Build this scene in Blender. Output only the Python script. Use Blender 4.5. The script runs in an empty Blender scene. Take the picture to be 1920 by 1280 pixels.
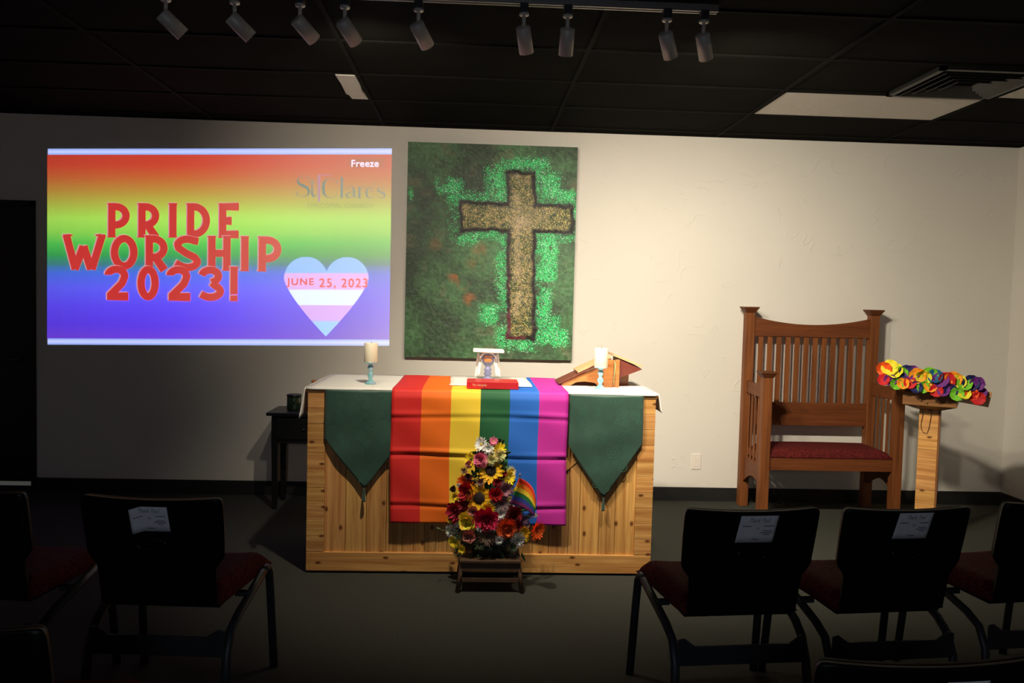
import bpy, math, random
import numpy as np
from mathutils import Vector, Matrix, Euler
random.seed(7)
rng = np.random.default_rng(7)
scene = bpy.context.scene
COL = scene.collection
PI = math.pi

# ------------------------------------------------------------------ camera
F = 1550.0
YAW, PITCH, ROLL, CAMH = .0455, .0507, .0251, 1.484
def cam_axes():
    cy, sy, cp, sp = math.cos(YAW), math.sin(YAW), math.cos(PITCH), math.sin(PITCH)
    fwd = Vector((sy*cp, cy*cp, -sp)); r = Vector((cy, -sy, 0)); u = r.cross(fwd)
    c, s = math.cos(ROLL), math.sin(ROLL)
    return c*r + s*u, -s*r + c*u, fwd
CR, CU, CF = cam_axes()
def at(px, py, Y):
    """point of the vertical plane y = Y seen at a pixel of the photograph"""
    d = CR*((px-960)/F) + CU*(-(py-640)/F) + CF
    return Vector((0, 0, CAMH)) + d*(Y/d.y)
cam = bpy.data.cameras.new('camera'); co = bpy.data.objects.new('camera', cam); COL.objects.link(co)
cam.sensor_width = 36.0; cam.lens = F/1920*36.0; cam.clip_start = .02; cam.clip_end = 60
co.matrix_world = Matrix(((CR.x, CU.x, -CF.x, 0), (CR.y, CU.y, -CF.y, 0), (CR.z, CU.z, -CF.z, CAMH), (0, 0, 0, 1)))
scene.camera = co
vs = scene.view_settings
vs.view_transform = 'Standard'; vs.look = 'None'; vs.gamma = 1; vs.exposure = 0; vs.use_curve_mapping = False

# ------------------------------------------------------------------ helpers
def lin(c):
    return tuple(((v/255)/12.92 if v/255 <= .04045 else ((v/255+.055)/1.055)**2.4) for v in c)

class MB:
    def __init__(s): s.v = []; s.f = []; s.m = []; s.c = []; s.s = []
    def add(s, vs_, fs, m=0, c=(1, 1, 1), smooth=False):
        o = len(s.v); s.v += [tuple(p) for p in vs_]
        for f in fs: s.f.append(tuple(i+o for i in f)); s.m.append(m); s.c.append(c); s.s.append(smooth)
    def box(s, x0, x1, y0, y1, z0, z1, m=0, c=(1, 1, 1), M=None, taper=None):
        p = [(x0, y0, z0), (x1, y0, z0), (x1, y1, z0), (x0, y1, z0), (x0, y0, z1), (x1, y0, z1), (x1, y1, z1), (x0, y1, z1)]
        if taper:
            cx, cy = (x0+x1)/2, (y0+y1)/2
            p = [(cx+(x-cx)*(taper if i < 4 else 1), cy+(y-cy)*(taper if i < 4 else 1), z) for i, (x, y, z) in enumerate(p)]
        if M is not None: p = [M @ Vector(q) for q in p]
        s.add(p, [(0, 3, 2, 1), (4, 5, 6, 7), (0, 1, 5, 4), (1, 2, 6, 5), (2, 3, 7, 6), (3, 0, 4, 7)], m, c)
    def prism(s, poly, a, b, axis='y', m=0, c=(1, 1, 1), M=None):
        n = len(poly)
        def P(q, t):
            v = {'y': (q[0], t, q[1]), 'x': (t, q[0], q[1]), 'z': (q[0], q[1], t)}[axis]
            return M @ Vector(v) if M is not None else v
        vs_ = [P(q, a) for q in poly]+[P(q, b) for q in poly]
        fs = [tuple(range(n)), tuple(range(2*n-1, n-1, -1))]+[(i, i+n, (i+1) % n+n, (i+1) % n) for i in range(n)]
        s.add(vs_, fs, m, c)
    def tube(s, pts, r, n=10, m=0, c=(1, 1, 1), cap=True, sq=1.0):
        pts = [Vector(p) for p in pts]; rs = r if isinstance(r, (list, tuple)) else [r]*len(pts)
        rings = []; up = None
        for i, p in enumerate(pts):
            t = (pts[min(i+1, len(pts)-1)]-pts[max(i-1, 0)]).normalized()
            if up is None:
                up = Vector((1, 0, 0)) if abs(t.x) < .8 else Vector((0, 1, 0))
            a = (up-t*up.dot(t)).normalized(); b = t.cross(a); up = a
            rings.append([p+a*math.cos(2*PI*k/n)*rs[i]+b*math.sin(2*PI*k/n)*rs[i]*sq for k in range(n)])
        vs_ = [q for rg in rings for q in rg]; fs = []
        for i in range(len(pts)-1):
            for k in range(n): fs.append((i*n+k, i*n+(k+1) % n, (i+1)*n+(k+1) % n, (i+1)*n+k))
        if cap: fs += [tuple(range(n-1, -1, -1)), tuple(range((len(pts)-1)*n, len(pts)*n))]
        s.add(vs_, fs, m, c, True)
    def lathe(s, prof, o=(0, 0, 0), n=28, m=0, c=(1, 1, 1), M=None):
        vs_ = []
        for r, z in prof:
            for k in range(n):
                q = Vector((o[0]+r*math.cos(2*PI*k/n), o[1]+r*math.sin(2*PI*k/n), o[2]+z)); vs_.append(M @ q if M is not None else q)
        fs = [(i*n+k, i*n+(k+1) % n, (i+1)*n+(k+1) % n, (i+1)*n+k) for i in range(len(prof)-1) for k in range(n)]
        s.add(vs_, fs, m, c, True)
    def grid(s, fn, nu, nv, col=None, m=0, smooth=True, matf=None):
        o = len(s.v)
        for j in range(nv+1):
            for i in range(nu+1): s.v.append(tuple(fn(i/nu, j/nv)))
        for j in range(nv):
            for i in range(nu):
                a = o+j*(nu+1)+i; s.f.append((a, a+1, a+nu+2, a+nu+1))
                s.m.append(matf((i+.5)/nu, (j+.5)/nv) if matf else m)
                s.c.append(col((i+.5)/nu, (j+.5)/nv) if col else (1, 1, 1)); s.s.append(smooth)
    def build(s, name, mats, parent=None, world=True, bevel=0, solid=0, sub=0):
        me = bpy.data.meshes.new(name)
        off = Vector((0, 0, 0))
        if parent is not None and world:
            q = parent
            while q is not None: off = off+q.location; q = q.parent
        me.from_pydata([(x-off.x, y-off.y, z-off.z) for x, y, z in s.v], [], s.f)
        mats = mats if isinstance(mats, (list, tuple)) else [mats]
        for mt in mats: me.materials.append(mt)
        me.polygons.foreach_set('material_index', s.m)
        me.polygons.foreach_set('use_smooth', s.s)
        at_ = me.color_attributes.new('Col', 'FLOAT_COLOR', 'CORNER')
        arr = []
        for f, c in zip(s.f, s.c): arr += [c[0], c[1], c[2], 1.0]*len(f)
        at_.data.foreach_set('color', arr)
        me.update()
        ob = bpy.data.objects.new(name, me); COL.objects.link(ob)
        if parent is not None: ob.parent = parent
        if solid:
            md = ob.modifiers.new('thickness', 'SOLIDIFY'); md.thickness = solid; md.offset = 0
        if bevel:
            md = ob.modifiers.new('bevel', 'BEVEL'); md.width = bevel; md.segments = 2; md.limit_method = 'ANGLE'; md.angle_limit = .7
        if sub:
            md = ob.modifiers.new('sub', 'SUBSURF'); md.levels = sub; md.render_levels = sub
        return ob

def tag(o, label, cat, group=None):
    o['label'] = label; o['category'] = cat
    if group: o['group'] = group
    return o
def thing(name, label, cat, loc=(0, 0, 0), rz=0, group=None):
    o = bpy.data.objects.new(name, None); COL.objects.link(o)
    o.location = loc; o.rotation_euler = (0, 0, rz); o.empty_display_size = .05
    return tag(o, label, cat, group)
def struct(o): o['kind'] = 'structure'; return o
def dup(root, loc, rz, label):
    r = root.copy(); COL.objects.link(r); r.location = loc; r.rotation_euler = (0, 0, rz); r['label'] = label
    for ch in list(root.children):
        c = ch.copy(); COL.objects.link(c); c.parent = r
        for g in ch.children:
            d = g.copy(); COL.objects.link(d); d.parent = c
    return r

# ------------------------------------------------------------------ materials
def mat(name, col=(.5, .5, .5), rough=.6, metal=0, tint=False, var=None, bump=None, grain=None, emit=None, trans=0, spec=.5, sheen=0, coat=0):
    m = bpy.data.materials.new(name); m.use_nodes = True; nt = m.node_tree; N = nt.nodes; L = nt.links
    b = N['Principled BSDF']; b.inputs['Roughness'].default_value = rough; b.inputs['Metallic'].default_value = metal
    b.inputs['Specular IOR Level'].default_value = spec
    b.inputs['Transmission Weight'].default_value = trans
    b.inputs['Sheen Weight'].default_value = sheen
    b.inputs['Coat Weight'].default_value = coat
    tc = N.new('ShaderNodeTexCoord')
    src = None
    if grain:   # (dark, light, stretch xyz, scale)
        mp = N.new('ShaderNodeMapping'); mp.inputs['Scale'].default_value = grain[2]; L.new(tc.outputs['Object'], mp.inputs['Vector'])
        n1 = N.new('ShaderNodeTexNoise'); n1.inputs['Scale'].default_value = grain[3]; n1.inputs['Detail'].default_value = 6; n1.inputs['Roughness'].default_value = .6
        n1.inputs['Distortion'].default_value = .6
        L.new(mp.outputs[0], n1.inputs['Vector'])
        rp = N.new('ShaderNodeValToRGB'); rp.color_ramp.elements[0].position = .32; rp.color_ramp.elements[0].color = (*grain[0], 1)
        rp.color_ramp.elements[1].position = .68; rp.color_ramp.elements[1].color = (*grain[1], 1)
        L.new(n1.outputs['Fac'], rp.inputs[0]); src = rp.outputs[0]
        if len(grain) > 4:   # knots
            mp2 = N.new('ShaderNodeMapping'); mp2.inputs['Scale'].default_value = grain[4]; L.new(tc.outputs['Object'], mp2.inputs['Vector'])
            sp = N.new('ShaderNodeSeparateXYZ'); L.new(mp2.outputs[0], sp.inputs[0]); cb = N.new('ShaderNodeCombineXYZ'); L.new(sp.outputs[0], cb.inputs[0]); L.new(sp.outputs[2], cb.inputs[1])
            vo = N.new('ShaderNodeTexVoronoi'); vo.voronoi_dimensions = '2D'; vo.inputs['Scale'].default_value = 1; L.new(cb.outputs[0], vo.inputs['Vector'])
            r2 = N.new('ShaderNodeValToRGB'); r2.color_ramp.elements[0].position = .030; r2.color_ramp.elements[0].color = (.22, .12, .07, 1)
            r2.color_ramp.elements[1].position = .085; r2.color_ramp.elements[1].color = (1, 1, 1, 1); L.new(vo.outputs['Distance'], r2.inputs[0])
            mx = N.new('ShaderNodeMix'); mx.data_type = 'RGBA'; mx.blend_type = 'MULTIPLY'; mx.inputs[0].default_value = 1
            L.new(src, mx.inputs[6]); L.new(r2.outputs[0], mx.inputs[7]); src = mx.outputs[2]
    elif var:   # (other colour, scale, lo, hi)
        n1 = N.new('ShaderNodeTexNoise'); n1.inputs['Scale'].default_value = var[1]; n1.inputs['Detail'].default_value = 5
        L.new(tc.outputs['Object'], n1.inputs['Vector'])
        rp = N.new('ShaderNodeValToRGB'); rp.color_ramp.elements[0].position = var[2] if len(var) > 2 else .35; rp.color_ramp.elements[0].color = (*col, 1)
        rp.color_ramp.elements[1].position = var[3] if len(var) > 3 else .65; rp.color_ramp.elements[1].color = (*var[0], 1)
        L.new(n1.outputs['Fac'], rp.inputs[0]); src = rp.outputs[0]
    if tint:
        a = N.new('ShaderNodeAttribute'); a.attribute_name = 'Col'
        if src is not None:
            mx = N.new('ShaderNodeMix'); mx.data_type = 'RGBA'; mx.blend_type = 'MULTIPLY'; mx.inputs[0].default_value = 1
            L.new(src, mx.inputs[6]); L.new(a.outputs['Color'], mx.inputs[7]); src = mx.outputs[2]
        else: src = a.outputs['Color']
    if src is not None: L.new(src, b.inputs['Base Color'])
    else: b.inputs['Base Color'].default_value = (*col, 1)
    if bump:   # (scale, strength, distance, kind, stretch)
        mp = N.new('ShaderNodeMapping'); L.new(tc.outputs['Object'], mp.inputs['Vector'])
        if len(bump) > 4: mp.inputs['Scale'].default_value = bump[4]
        n2 = N.new('ShaderNodeTexVoronoi' if len(bump) > 3 and bump[3] == 'v' else 'ShaderNodeTexNoise'); n2.inputs['Scale'].default_value = bump[0]
        L.new(mp.outputs[0], n2.inputs['Vector'])
        bp = N.new('ShaderNodeBump'); bp.inputs['Strength'].default_value = bump[1]; bp.inputs['Distance'].default_value = bump[2]
        L.new(n2.outputs[0], bp.inputs['Height']); L.new(bp.outputs[0], b.inputs['Normal'])
    if emit:
        if emit == 'Col':
            a = N.new('ShaderNodeAttribute'); a.attribute_name = 'Col'; L.new(a.outputs['Color'], b.inputs['Emission Color'])
            b.inputs['Emission Strength'].default_value = 1
        else:
            b.inputs['Emission Color'].default_value = (*emit[0], 1); b.inputs['Emission Strength'].default_value = emit[1]
    return m

WALLC = (.78, .74, .67)
M_wall = mat('painted_plaster', WALLC, .75, var=((.75, .71, .64), 1.3), bump=(90, .06, .002))
# hand trowelled plaster: thin raised arcs here and there
M_wallr = mat('trowelled_plaster', WALLC, .75, var=((.75, .71, .64), 1.3))
def trowel(m):
    nt = m.node_tree; N = nt.nodes; L = nt.links; b = N['Principled BSDF']; tc = [n for n in N if n.type == 'TEX_COORD'][0]
    n = N.new('ShaderNodeTexNoise'); n.inputs['Scale'].default_value = 3.2; n.inputs['Detail'].default_value = 2; n.inputs['Distortion'].default_value = 1.2; L.new(tc.outputs['Object'], n.inputs['Vector'])
    s = N.new('ShaderNodeMath'); s.operation = 'SUBTRACT'; s.inputs[1].default_value = .5; L.new(n.outputs[0], s.inputs[0])
    a = N.new('ShaderNodeMath'); a.operation = 'ABSOLUTE'; L.new(s.outputs[0], a.inputs[0])
    mr = N.new('ShaderNodeMapRange'); mr.inputs[1].default_value = 0; mr.inputs[2].default_value = .010; mr.inputs[3].default_value = 1; mr.inputs[4].default_value = 0; L.new(a.outputs[0], mr.inputs[0])
    n2 = N.new('ShaderNodeTexNoise'); n2.inputs['Scale'].default_value = 6.5; n2.inputs['Detail'].default_value = 1; L.new(tc.outputs['Object'], n2.inputs['Vector'])
    m2 = N.new('ShaderNodeMapRange'); m2.inputs[1].default_value = .56; m2.inputs[2].default_value = .64; L.new(n2.outputs[0], m2.inputs[0])
    mu = N.new('ShaderNodeMath'); mu.operation = 'MULTIPLY'; L.new(mr.outputs[0], mu.inputs[0]); L.new(m2.outputs[0], mu.inputs[1])
    n3 = N.new('ShaderNodeTexNoise'); n3.inputs['Scale'].default_value = 7; n3.inputs['Detail'].default_value = 6; L.new(tc.outputs['Object'], n3.inputs['Vector'])
    ad = N.new('ShaderNodeMath'); ad.operation = 'MULTIPLY_ADD'; ad.inputs[1].default_value = .55; L.new(n3.outputs[0], ad.inputs[0]); L.new(mu.outputs[0], ad.inputs[2])
    bp = N.new('ShaderNodeBump'); bp.inputs['Strength'].default_value = .38; bp.inputs['Distance'].default_value = .006; L.new(ad.outputs[0], bp.inputs['Height']); L.new(bp.outputs[0], b.inputs['Normal'])
trowel(M_wallr)
M_carpet = mat('dark_carpet', (.040, .041, .034), .95, var=((.060, .060, .050), 160, .3, .7), bump=(420, .6, .004), spec=.1)
M_ceil = mat('black_ceiling_tile', (.0045, .0042, .0034), .9, var=((.007, .0065, .0055), 3), bump=(60, .4, .003), spec=.04)
M_tbar = mat('black_grid_bar', (.008, .0075, .0065), .8, spec=.04)
M_base = mat('black_rubber_base', (.012, .012, .012), .55)
M_blackdoor = mat('black_door_paint', (.006, .006, .006), .4)
M_white = mat('white_diffuser', (.62, .58, .52), .6, var=((.58, .54, .49), 30))
M_vent = mat('black_metal_vent', (.012, .012, .012), .45)
M_plate = mat('ivory_plate', (.85, .78, .70), .4)
M_nickel = mat('brushed_nickel', (.62, .58, .52), .5, .15)
M_track = mat('track_metal', (.30, .28, .26), .4, .6)
M_dark = mat('dark_plastic', (.03, .03, .032), .4)
M_lamp = mat('lamp_lens', (.9, .8, .6), .3, emit=((1, .8, .5), 3.0))
CEDd, CEDl = (.46, .185, .044), (.84, .46, .145)
KN = lambda a, b, c: (a, b, c)
M_cedv = mat('cedar_vertical_grain', rough=.5, tint=True, grain=(CEDd, CEDl, (26, 26, 1.0), 1.6, (6.5, 1, 4.2)), coat=.15)
M_cedh = mat('cedar_horizontal_grain', rough=.5, tint=True, grain=(CEDd, CEDl, (1.0, 26, 26), 1.6, (4.0, 1, 8)), coat=.15)
M_oakv = mat('oak_vertical_grain', rough=.55, tint=True, grain=((.13, .038, .010), (.25, .082, .021), (30, 30, 1.4), 1.4), spec=.3)
M_oakh = mat('oak_horizontal_grain', rough=.55, tint=True, grain=((.11, .030, .009), (.20, .060, .016), (1.4, 30, 30), 1.4), spec=.3)
M_red = mat('burgundy_upholstery', (.12, .014, .012), .9, var=((.065, .007, .007), 90, .45, .55), bump=(300, .5, .002), spec=.15)
M_linen = mat('white_linen', (.84, .80, .74), .85, bump=(500, .3, .0006))
M_silk = mat('green_brocade', (.020, .062, .042), .5, var=((.027, .080, .054), 8), bump=(600, .25, .0005), sheen=.4)
M_scroll = mat('green_brocade_scrolls', (.045, .120, .082), .45)
M_flag = mat('flag_nylon', rough=.7, tint=True, bump=(700, .3, .0005))
M_wax = mat('ivory_wax', (.86, .78, .60), .45); M_wick = mat('wick', (.05, .03, .02), .8)
M_wax.node_tree.nodes['Principled BSDF'].inputs['Subsurface Weight'].default_value = .3
M_wax.node_tree.nodes['Principled BSDF'].inputs['Subsurface Radius'].default_value = (.03, .02, .01)
M_glass = mat('iridescent_glass', (.22, .62, .62), .08, tint=False, var=((.50, .62, .80), 55, .45, .60), metal=.25, spec=.9)
M_ceram = mat('blue_glazed_ceramic', (.17, .18, .32), .25, var=((.26, .27, .42), 30))
M_gold = mat('amber_glaze', (.62, .22, .05), .25)
M_redbook = mat('red_book_cover', (.55, .018, .022), .38); M_paper = mat('paper', (.80, .76, .70), .8)
M_gilt = mat('gilt_lettering', (.75, .55, .35), .5)
M_cherry = mat('cherry_wood', rough=.4, grain=((.40, .125, .032), (.62, .25, .07), (3, 3, 30), 2.0), coat=.3)
M_leather = mat('brown_leather', (.17, .035, .022), .5, bump=(200, .3, .001))
M_page = mat('page_block', (.62, .40, .20), .7, var=((.50, .30, .14), 200))
M_black = mat('black_lacquer', (.006, .006, .006), .35)
M_jar = mat('dark_green_glass', (.012, .030, .016), .12, spec=.7)
M_shell = mat('black_plywood_laminate', (.004, .004, .004), .45, spec=.25); M_rim = mat('dark_plywood_edge', (.014, .005, .004), .6, spec=.2)
M_tube = mat('dark_steel_tube', (.035, .038, .045), .45, .2)
M_stool = mat('dark_stool_wood', rough=.6, grain=((.060, .030, .015), (.10, .052, .026), (20, 20, 2), 2))
M_petal = mat('petals', rough=.75, tint=True, bump=(180, .3, .001))
M_silkpetal = mat('fabric_petals', rough=.7, tint=True)
M_leaf = mat('leaves', (.022, .060, .018), .6, var=((.045, .10, .028), 25))
M_pot = mat('dark_pot', (.012, .016, .010), .6)
M_stick = mat('flag_stick', (.10, .07, .04), .5); M_bead = mat('finial_gold', (.7, .55, .25), .3, .8)
M_notice = mat('notice_paper', (.80, .82, .86), .8); M_ink = mat('dark_ink', (.10, .10, .13), .8)
M_string = mat('brown_string', (.12, .05, .02), .8)
M_paint = mat('canvas_paint', rough=.5, tint=True, bump=(260, .5, .002)); M_edge = mat('canvas_edge', (.02, .035, .02), .7)
M_proj = mat('wall_under_projection', WALLC, .75, emit='Col')
M_glow = mat('light_from_next_room', (.3, .3, .3), .6, emit=((.8, .78, .7), .055))

# ------------------------------------------------------------------ room
D, H, XR, XL, YB, SEAM = 6.12, 2.725, 4.067, -4.6, -2.6, .647
b = MB(); b.box(XL-.1, XR+.1, YB-.1, D+.12, -.1, 0); struct(b.build('floor', M_carpet))
b = MB(); b.box(XL-.1, XR+.1, YB-.1, D+.12, H+.002, H+.1)
struct(b.build('ceiling', M_ceil))
b = MB()
gx = [1.749-1.2192*i for i in range(-1, 6)]; gy = [4.745+.6096*i for i in range(-11, 3)]
for x in gx: b.box(x-.012, x+.012, YB, D, H-.006, H+.002)
for y in gy: b.box(XL, XR, y-.012, y+.012, H-.005, H+.002)
b.box(XL, XR, D-.022, D, H-.006, H+.002); b.box(XR-.022, XR, YB, D, H-.006, H+.002)
struct(b.build('trim_1', M_tbar))
b = MB(); b.box(-3.173, SEAM, D, D+.12, 0, H+.002); b.box(XL-.1, -4.12, D, D+.12, 0, H+.002); b.box(-4.12, -3.173, D, D+.12, 2.09, H+.002)
b.box(SEAM, XR+.1, D-.003, D+.12, 0, H+.002, m=1)
struct(b.build('wall_back', [M_wall, M_wallr]))
b = MB(); b.box(XR, XR+.1, YB, D-.003, 0, H+.002); struct(b.build('wall_right', M_wallr))
b = MB(); b.box(XL-.1, XL, YB, D, 0, H+.002); struct(b.build('wall_left', M_wall))
b = MB(); b.box(XL-.1, XR+.1, YB-.1, YB, 0, H+.002); struct(b.build('wall_front', M_wall))
b = MB(); b.box(-3.173, SEAM, D-.012, D+.001, 0, .102); b.box(SEAM, XR, D-.014, D-.002, 0, .102)
struct(b.build('baseboard_back', M_base))
b = MB(); b.box(XR-.012, XR+.001, YB, D-.014, 0, .102); struct(b.build('baseboard_right', M_base))
# dark door in the left of the back wall
b = MB(); b.box(-4.10, -3.193, D+.03, D+.07, .065, 2.075); d1 = struct(b.build('door_1', M_blackdoor))
b = MB(); b.box(-4.12, -4.09, D-.01, D+.12, 0, 2.09); b.box(-3.203, -3.165, D-.01, D+.12, 0, 2.105); b.box(-4.13, -3.165, D-.01, D+.12, 2.07, 2.105)
b.build('door_frame', M_blackdoor, d1)
b = MB(); b.tube([(-3.31, D+.03, .96), (-3.31, D-.03, .96)], .022, 14); b.tube([(-3.31, D-.03, .96), (-3.42, D-.035, .96)], .009, 10)
b.build('door_handle', M_dark, d1)
b = MB(); b.box(-4.09, -3.215, D+.035, D+.05, .033, .062); b.build('lit_gap', M_glow, d1)

# ceiling fixtures
def diffuser(x0, x1, y0, y1, label):
    t = thing('ceiling_light_panel', label, 'ceiling light', ((x0+x1)/2, (y0+y1)/2, H), group='unlit ceiling light panels')
    b = MB(); b.box(x0+.012, x1-.012, y0+.012, y1-.012, H-.004, H+.001); b.build('diffuser', M_white, t)
    b = MB()
    for a in ((x0, x1, y0, y0+.012), (x0, x1, y1-.012, y1), (x0, x0+.012, y0, y1), (x1-.012, x1, y0, y1)): b.box(*a, H-.008, H+.001)
    b.build('frame', M_tbar, t)
diffuser(1.755, 2.955, 4.752, 5.35, 'unlit off-white ceiling panel above the wooden throne')
diffuser(2.975, XR-.03, 4.20, 4.742, 'unlit off-white ceiling panel cut off at the right picture edge, behind the black vent')
b = MB(); b.prism([(-.812, 4.745), (-.705, 4.745), (-.702, 4.93), (-.712, 5.10), (-.700, 5.29), (-.800, 5.29), (-.804, 5.2), (-.818, 5.17), (-.810, 4.93)], H-.012, H+.001, 'z')
tag(b.build('ceiling_strip', M_white), 'narrow pale exposed strip in the black ceiling above the painting\'s left edge', 'ceiling panel')
t = thing('ceiling_vent', 'black square ceiling air vent with nested louvres in front of the long off-white panel', 'vent', (2.55, 4.45, H))
vx0, vx1, vy0, vy1 = 2.34, 2.93, 4.16, 4.735
b = MB()
for a in ((vx0, vx1, vy0, vy0+.03), (vx0, vx1, vy1-.03, vy1), (vx0, vx0+.03, vy0, vy1), (vx1-.03, vx1, vy0, vy1)): b.box(*a, H-.02, H+.001)
b.build('frame', M_vent, t)
for k in range(1, 5):
    i = .03+k*.05; b = MB(); x0, x1, y0, y1 = vx0+i, vx1-i, vy0+i, vy1-i; z0, z1 = H-.026, H-.004; o = .03
    P = [(x0, y0, z1), (x1, y0, z1), (x1, y1, z1), (x0, y1, z1)]; Q = [(x0-o, y0-o, z0), (x1+o, y0-o, z0), (x1+o, y1+o, z0), (x0-o, y1+o, z0)]
    b.add(P+Q, [(j, (j+1) % 4, 4+(j+1) % 4, 4+j) for j in range(4)]); b.build('louvre', M_vent, t, solid=.003)

# track and spotlights
TY = 3.45
b = MB(); b.box(-2.9, .975, TY-.018, TY+.018, H-.030, H-.006); b.box(-2.9, .975, TY-.018, TY-.006, H-.036, H-.030); b.box(-2.9, .975, TY+.006, TY+.018, H-.036, H-.030)
tag(b.build('light_track', M_track, bevel=.002), 'long brushed metal ceiling track carrying the row of spotlights', 'light track')
heads = [(-1.271, (.66, .42, -.62)), (-.998, (.66, .42, -.62)), (-.736, (.56, .58, -.58)), (-.556, (.46, .62, -.63)), (-.258, (.42, .62, -.66)),
         (.173, (.19, .55, -.80)), (.353, (.0, .50, -.85)), (.765, (.36, .52, -.77)), (.919, (.33, .56, -.75))]
ordn = ['leftmost of the nine', 'second from the left', 'third from the left', 'fourth from the left', 'middle one, fifth from the left',
        'left of the close pair near the painting', 'hanging straight down, right of the close pair', 'second from the track\'s right end', 'last at the right end of the track']
MOUTH = []
for (x, d), lb in zip(heads, ordn):
    d = Vector(d).normalized()
    t = thing('track_spotlight', 'small brushed cylinder spotlight on ceiling track, '+lb, 'spotlight', (x, TY, H-.036), group='cylinder spotlights on the ceiling track')
    b = MB(); b.box(x-.017, x+.017, TY-.02, TY+.02, H-.068, H-.030); b.build('adapter', M_dark, t, bevel=.002)
    b = MB(); b.lathe([(0, 0), (.019, 0), (.021, .004), (.019, .010), (0, .010)], (x, TY, H-.078), 20)
    b.tube([(x, TY, H-.072), (x, TY, H-.125)], .0075, 10); b.build('stem', M_nickel, t)
    R = d.to_track_quat('-Z', 'Y').to_matrix().to_4x4()
    piv = Vector((x, TY, H-.118)); c = piv - Vector((0, 0, .0)) + d*.030 + Vector((0, 0, -.026))
    R.translation = c
    b = MB(); b.lathe([(0, .052), (.027, .052), (.030, .048), (.030, -.056), (.027, -.056), (.026, -.045), (0, -.044)], (0, 0, 0), 28, M=R); b.build('can', M_nickel, t)
    b = MB(); b.lathe([(0, -.046), (.025, -.046)], (0, 0, 0), 24, M=R); MOUTH.append((c+d*.062, d))
    b.build('lens', M_lamp, t)

def spot(i, target, power, size, blend, col=(1, .83, .60), r=.02):
    p, d = MOUTH[i]
    L = bpy.data.lights.new('track_lamp', 'SPOT'); L.energy = power; L.spot_size = math.radians(size); L.spot_blend = blend; L.color = col; L.shadow_soft_size = r
    o = bpy.data.objects.new('track_lamp', L); COL.objects.link(o); o.location = p
    o.rotation_euler = (Vector(target)-p).to_track_quat('-Z', 'Y').to_euler()
WARM = (1, .89, .705)
spot(8, (2.5, 6.1, 1.20), 160, 118, 1.0, WARM, .05)
spot(7, (1.5, 5.6, .5), 165, 104, 1.0, WARM, .05)
spot(5, (1.75, 6.1, .95), 125, 108, 1.0, WARM, .05)
spot(4, (.05, 4.55, .65), 175, 90, 1.0, WARM, .04)
spot(2, (.0, 6.1, 1.90), 100, 96, 1.0, WARM, .04)
# added dim bluish fill behind the camera, lifts notices, chair backs and floor
fl_ = bpy.data.lights.new('added_fill_light', 'AREA'); fl_.energy = 11; fl_.size = .5; fl_.color = (.72, .82, 1)
fo = bpy.data.objects.new('added_fill_light', fl_); COL.objects.link(fo); fo.location = (-.2, -1.6, 1.9); fo.rotation_euler = (math.radians(80), 0, 0)

# ------------------------------------------------------------------ projected picture on the wall
c00, c10, c01, c11 = at(88.5, 279, D), at(736, 286, D), at(88, 645, D), at(731, 655, D)
def pj(px, py, dy=0.0):
    u = (px-88.5)/647.0; v = (py-279-7.6*u)/367.0
    p = (c00*(1-u)+c10*u)*(1-v)+(c01*(1-u)+c11*u)*v
    return (p.x, D-.0015-dy, p.z)
def sr(c): return lin(c)
stops = [(0, (192, 48, 26)), (.06, (196, 58, 30)), (.13, (190, 95, 36)), (.20, (180, 138, 48)), (.27, (172, 182, 62)), (.345, (165, 222, 80)), (.41, (140, 212, 75)),
         (.48, (70, 192, 72)), (.54, (40, 160, 72)), (.59, (48, 125, 125)), (.64, (62, 105, 225)), (.72, (88, 88, 246)), (.82, (85, 62, 240)), (.92, (84, 48, 228)), (1, (102, 52, 214))]
def grad(v):
    for (a, ca), (b_, cb) in zip(stops, stops[1:]):
        if v <= b_:
            t = (v-a)/(b_-a); A = sr(ca); B = sr(cb); return tuple(A[i]*(1-t)+B[i]*t for i in range(3))
    return sr(stops[-1][1])
pr = thing('projected_slide', 'rainbow gradient slide projected on the dark left side of the back wall', 'projection', (c00+c11)/2)
b = MB()
def gcol(u, v):
    k = .86+.20*math.sin(PI*min(1, u*1.1)); return tuple(k*q for q in grad(v))
b.grid(lambda u, v: pj(89+u*645, 290+v*345), 24, 60, gcol); b.build('gradient', M_proj, pr)
for a0, a1 in ((279, 290), (635, 646.5)):
    b = MB(); b.grid(lambda u, v: pj(90+u*644, a0+v*(a1-a0), .0002), 8, 4, lambda u, v: sr((150, 175, 245) if v < .3 or v > .75 else (190, 200, 252))); b.build('border_band', M_proj, pr)

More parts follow.
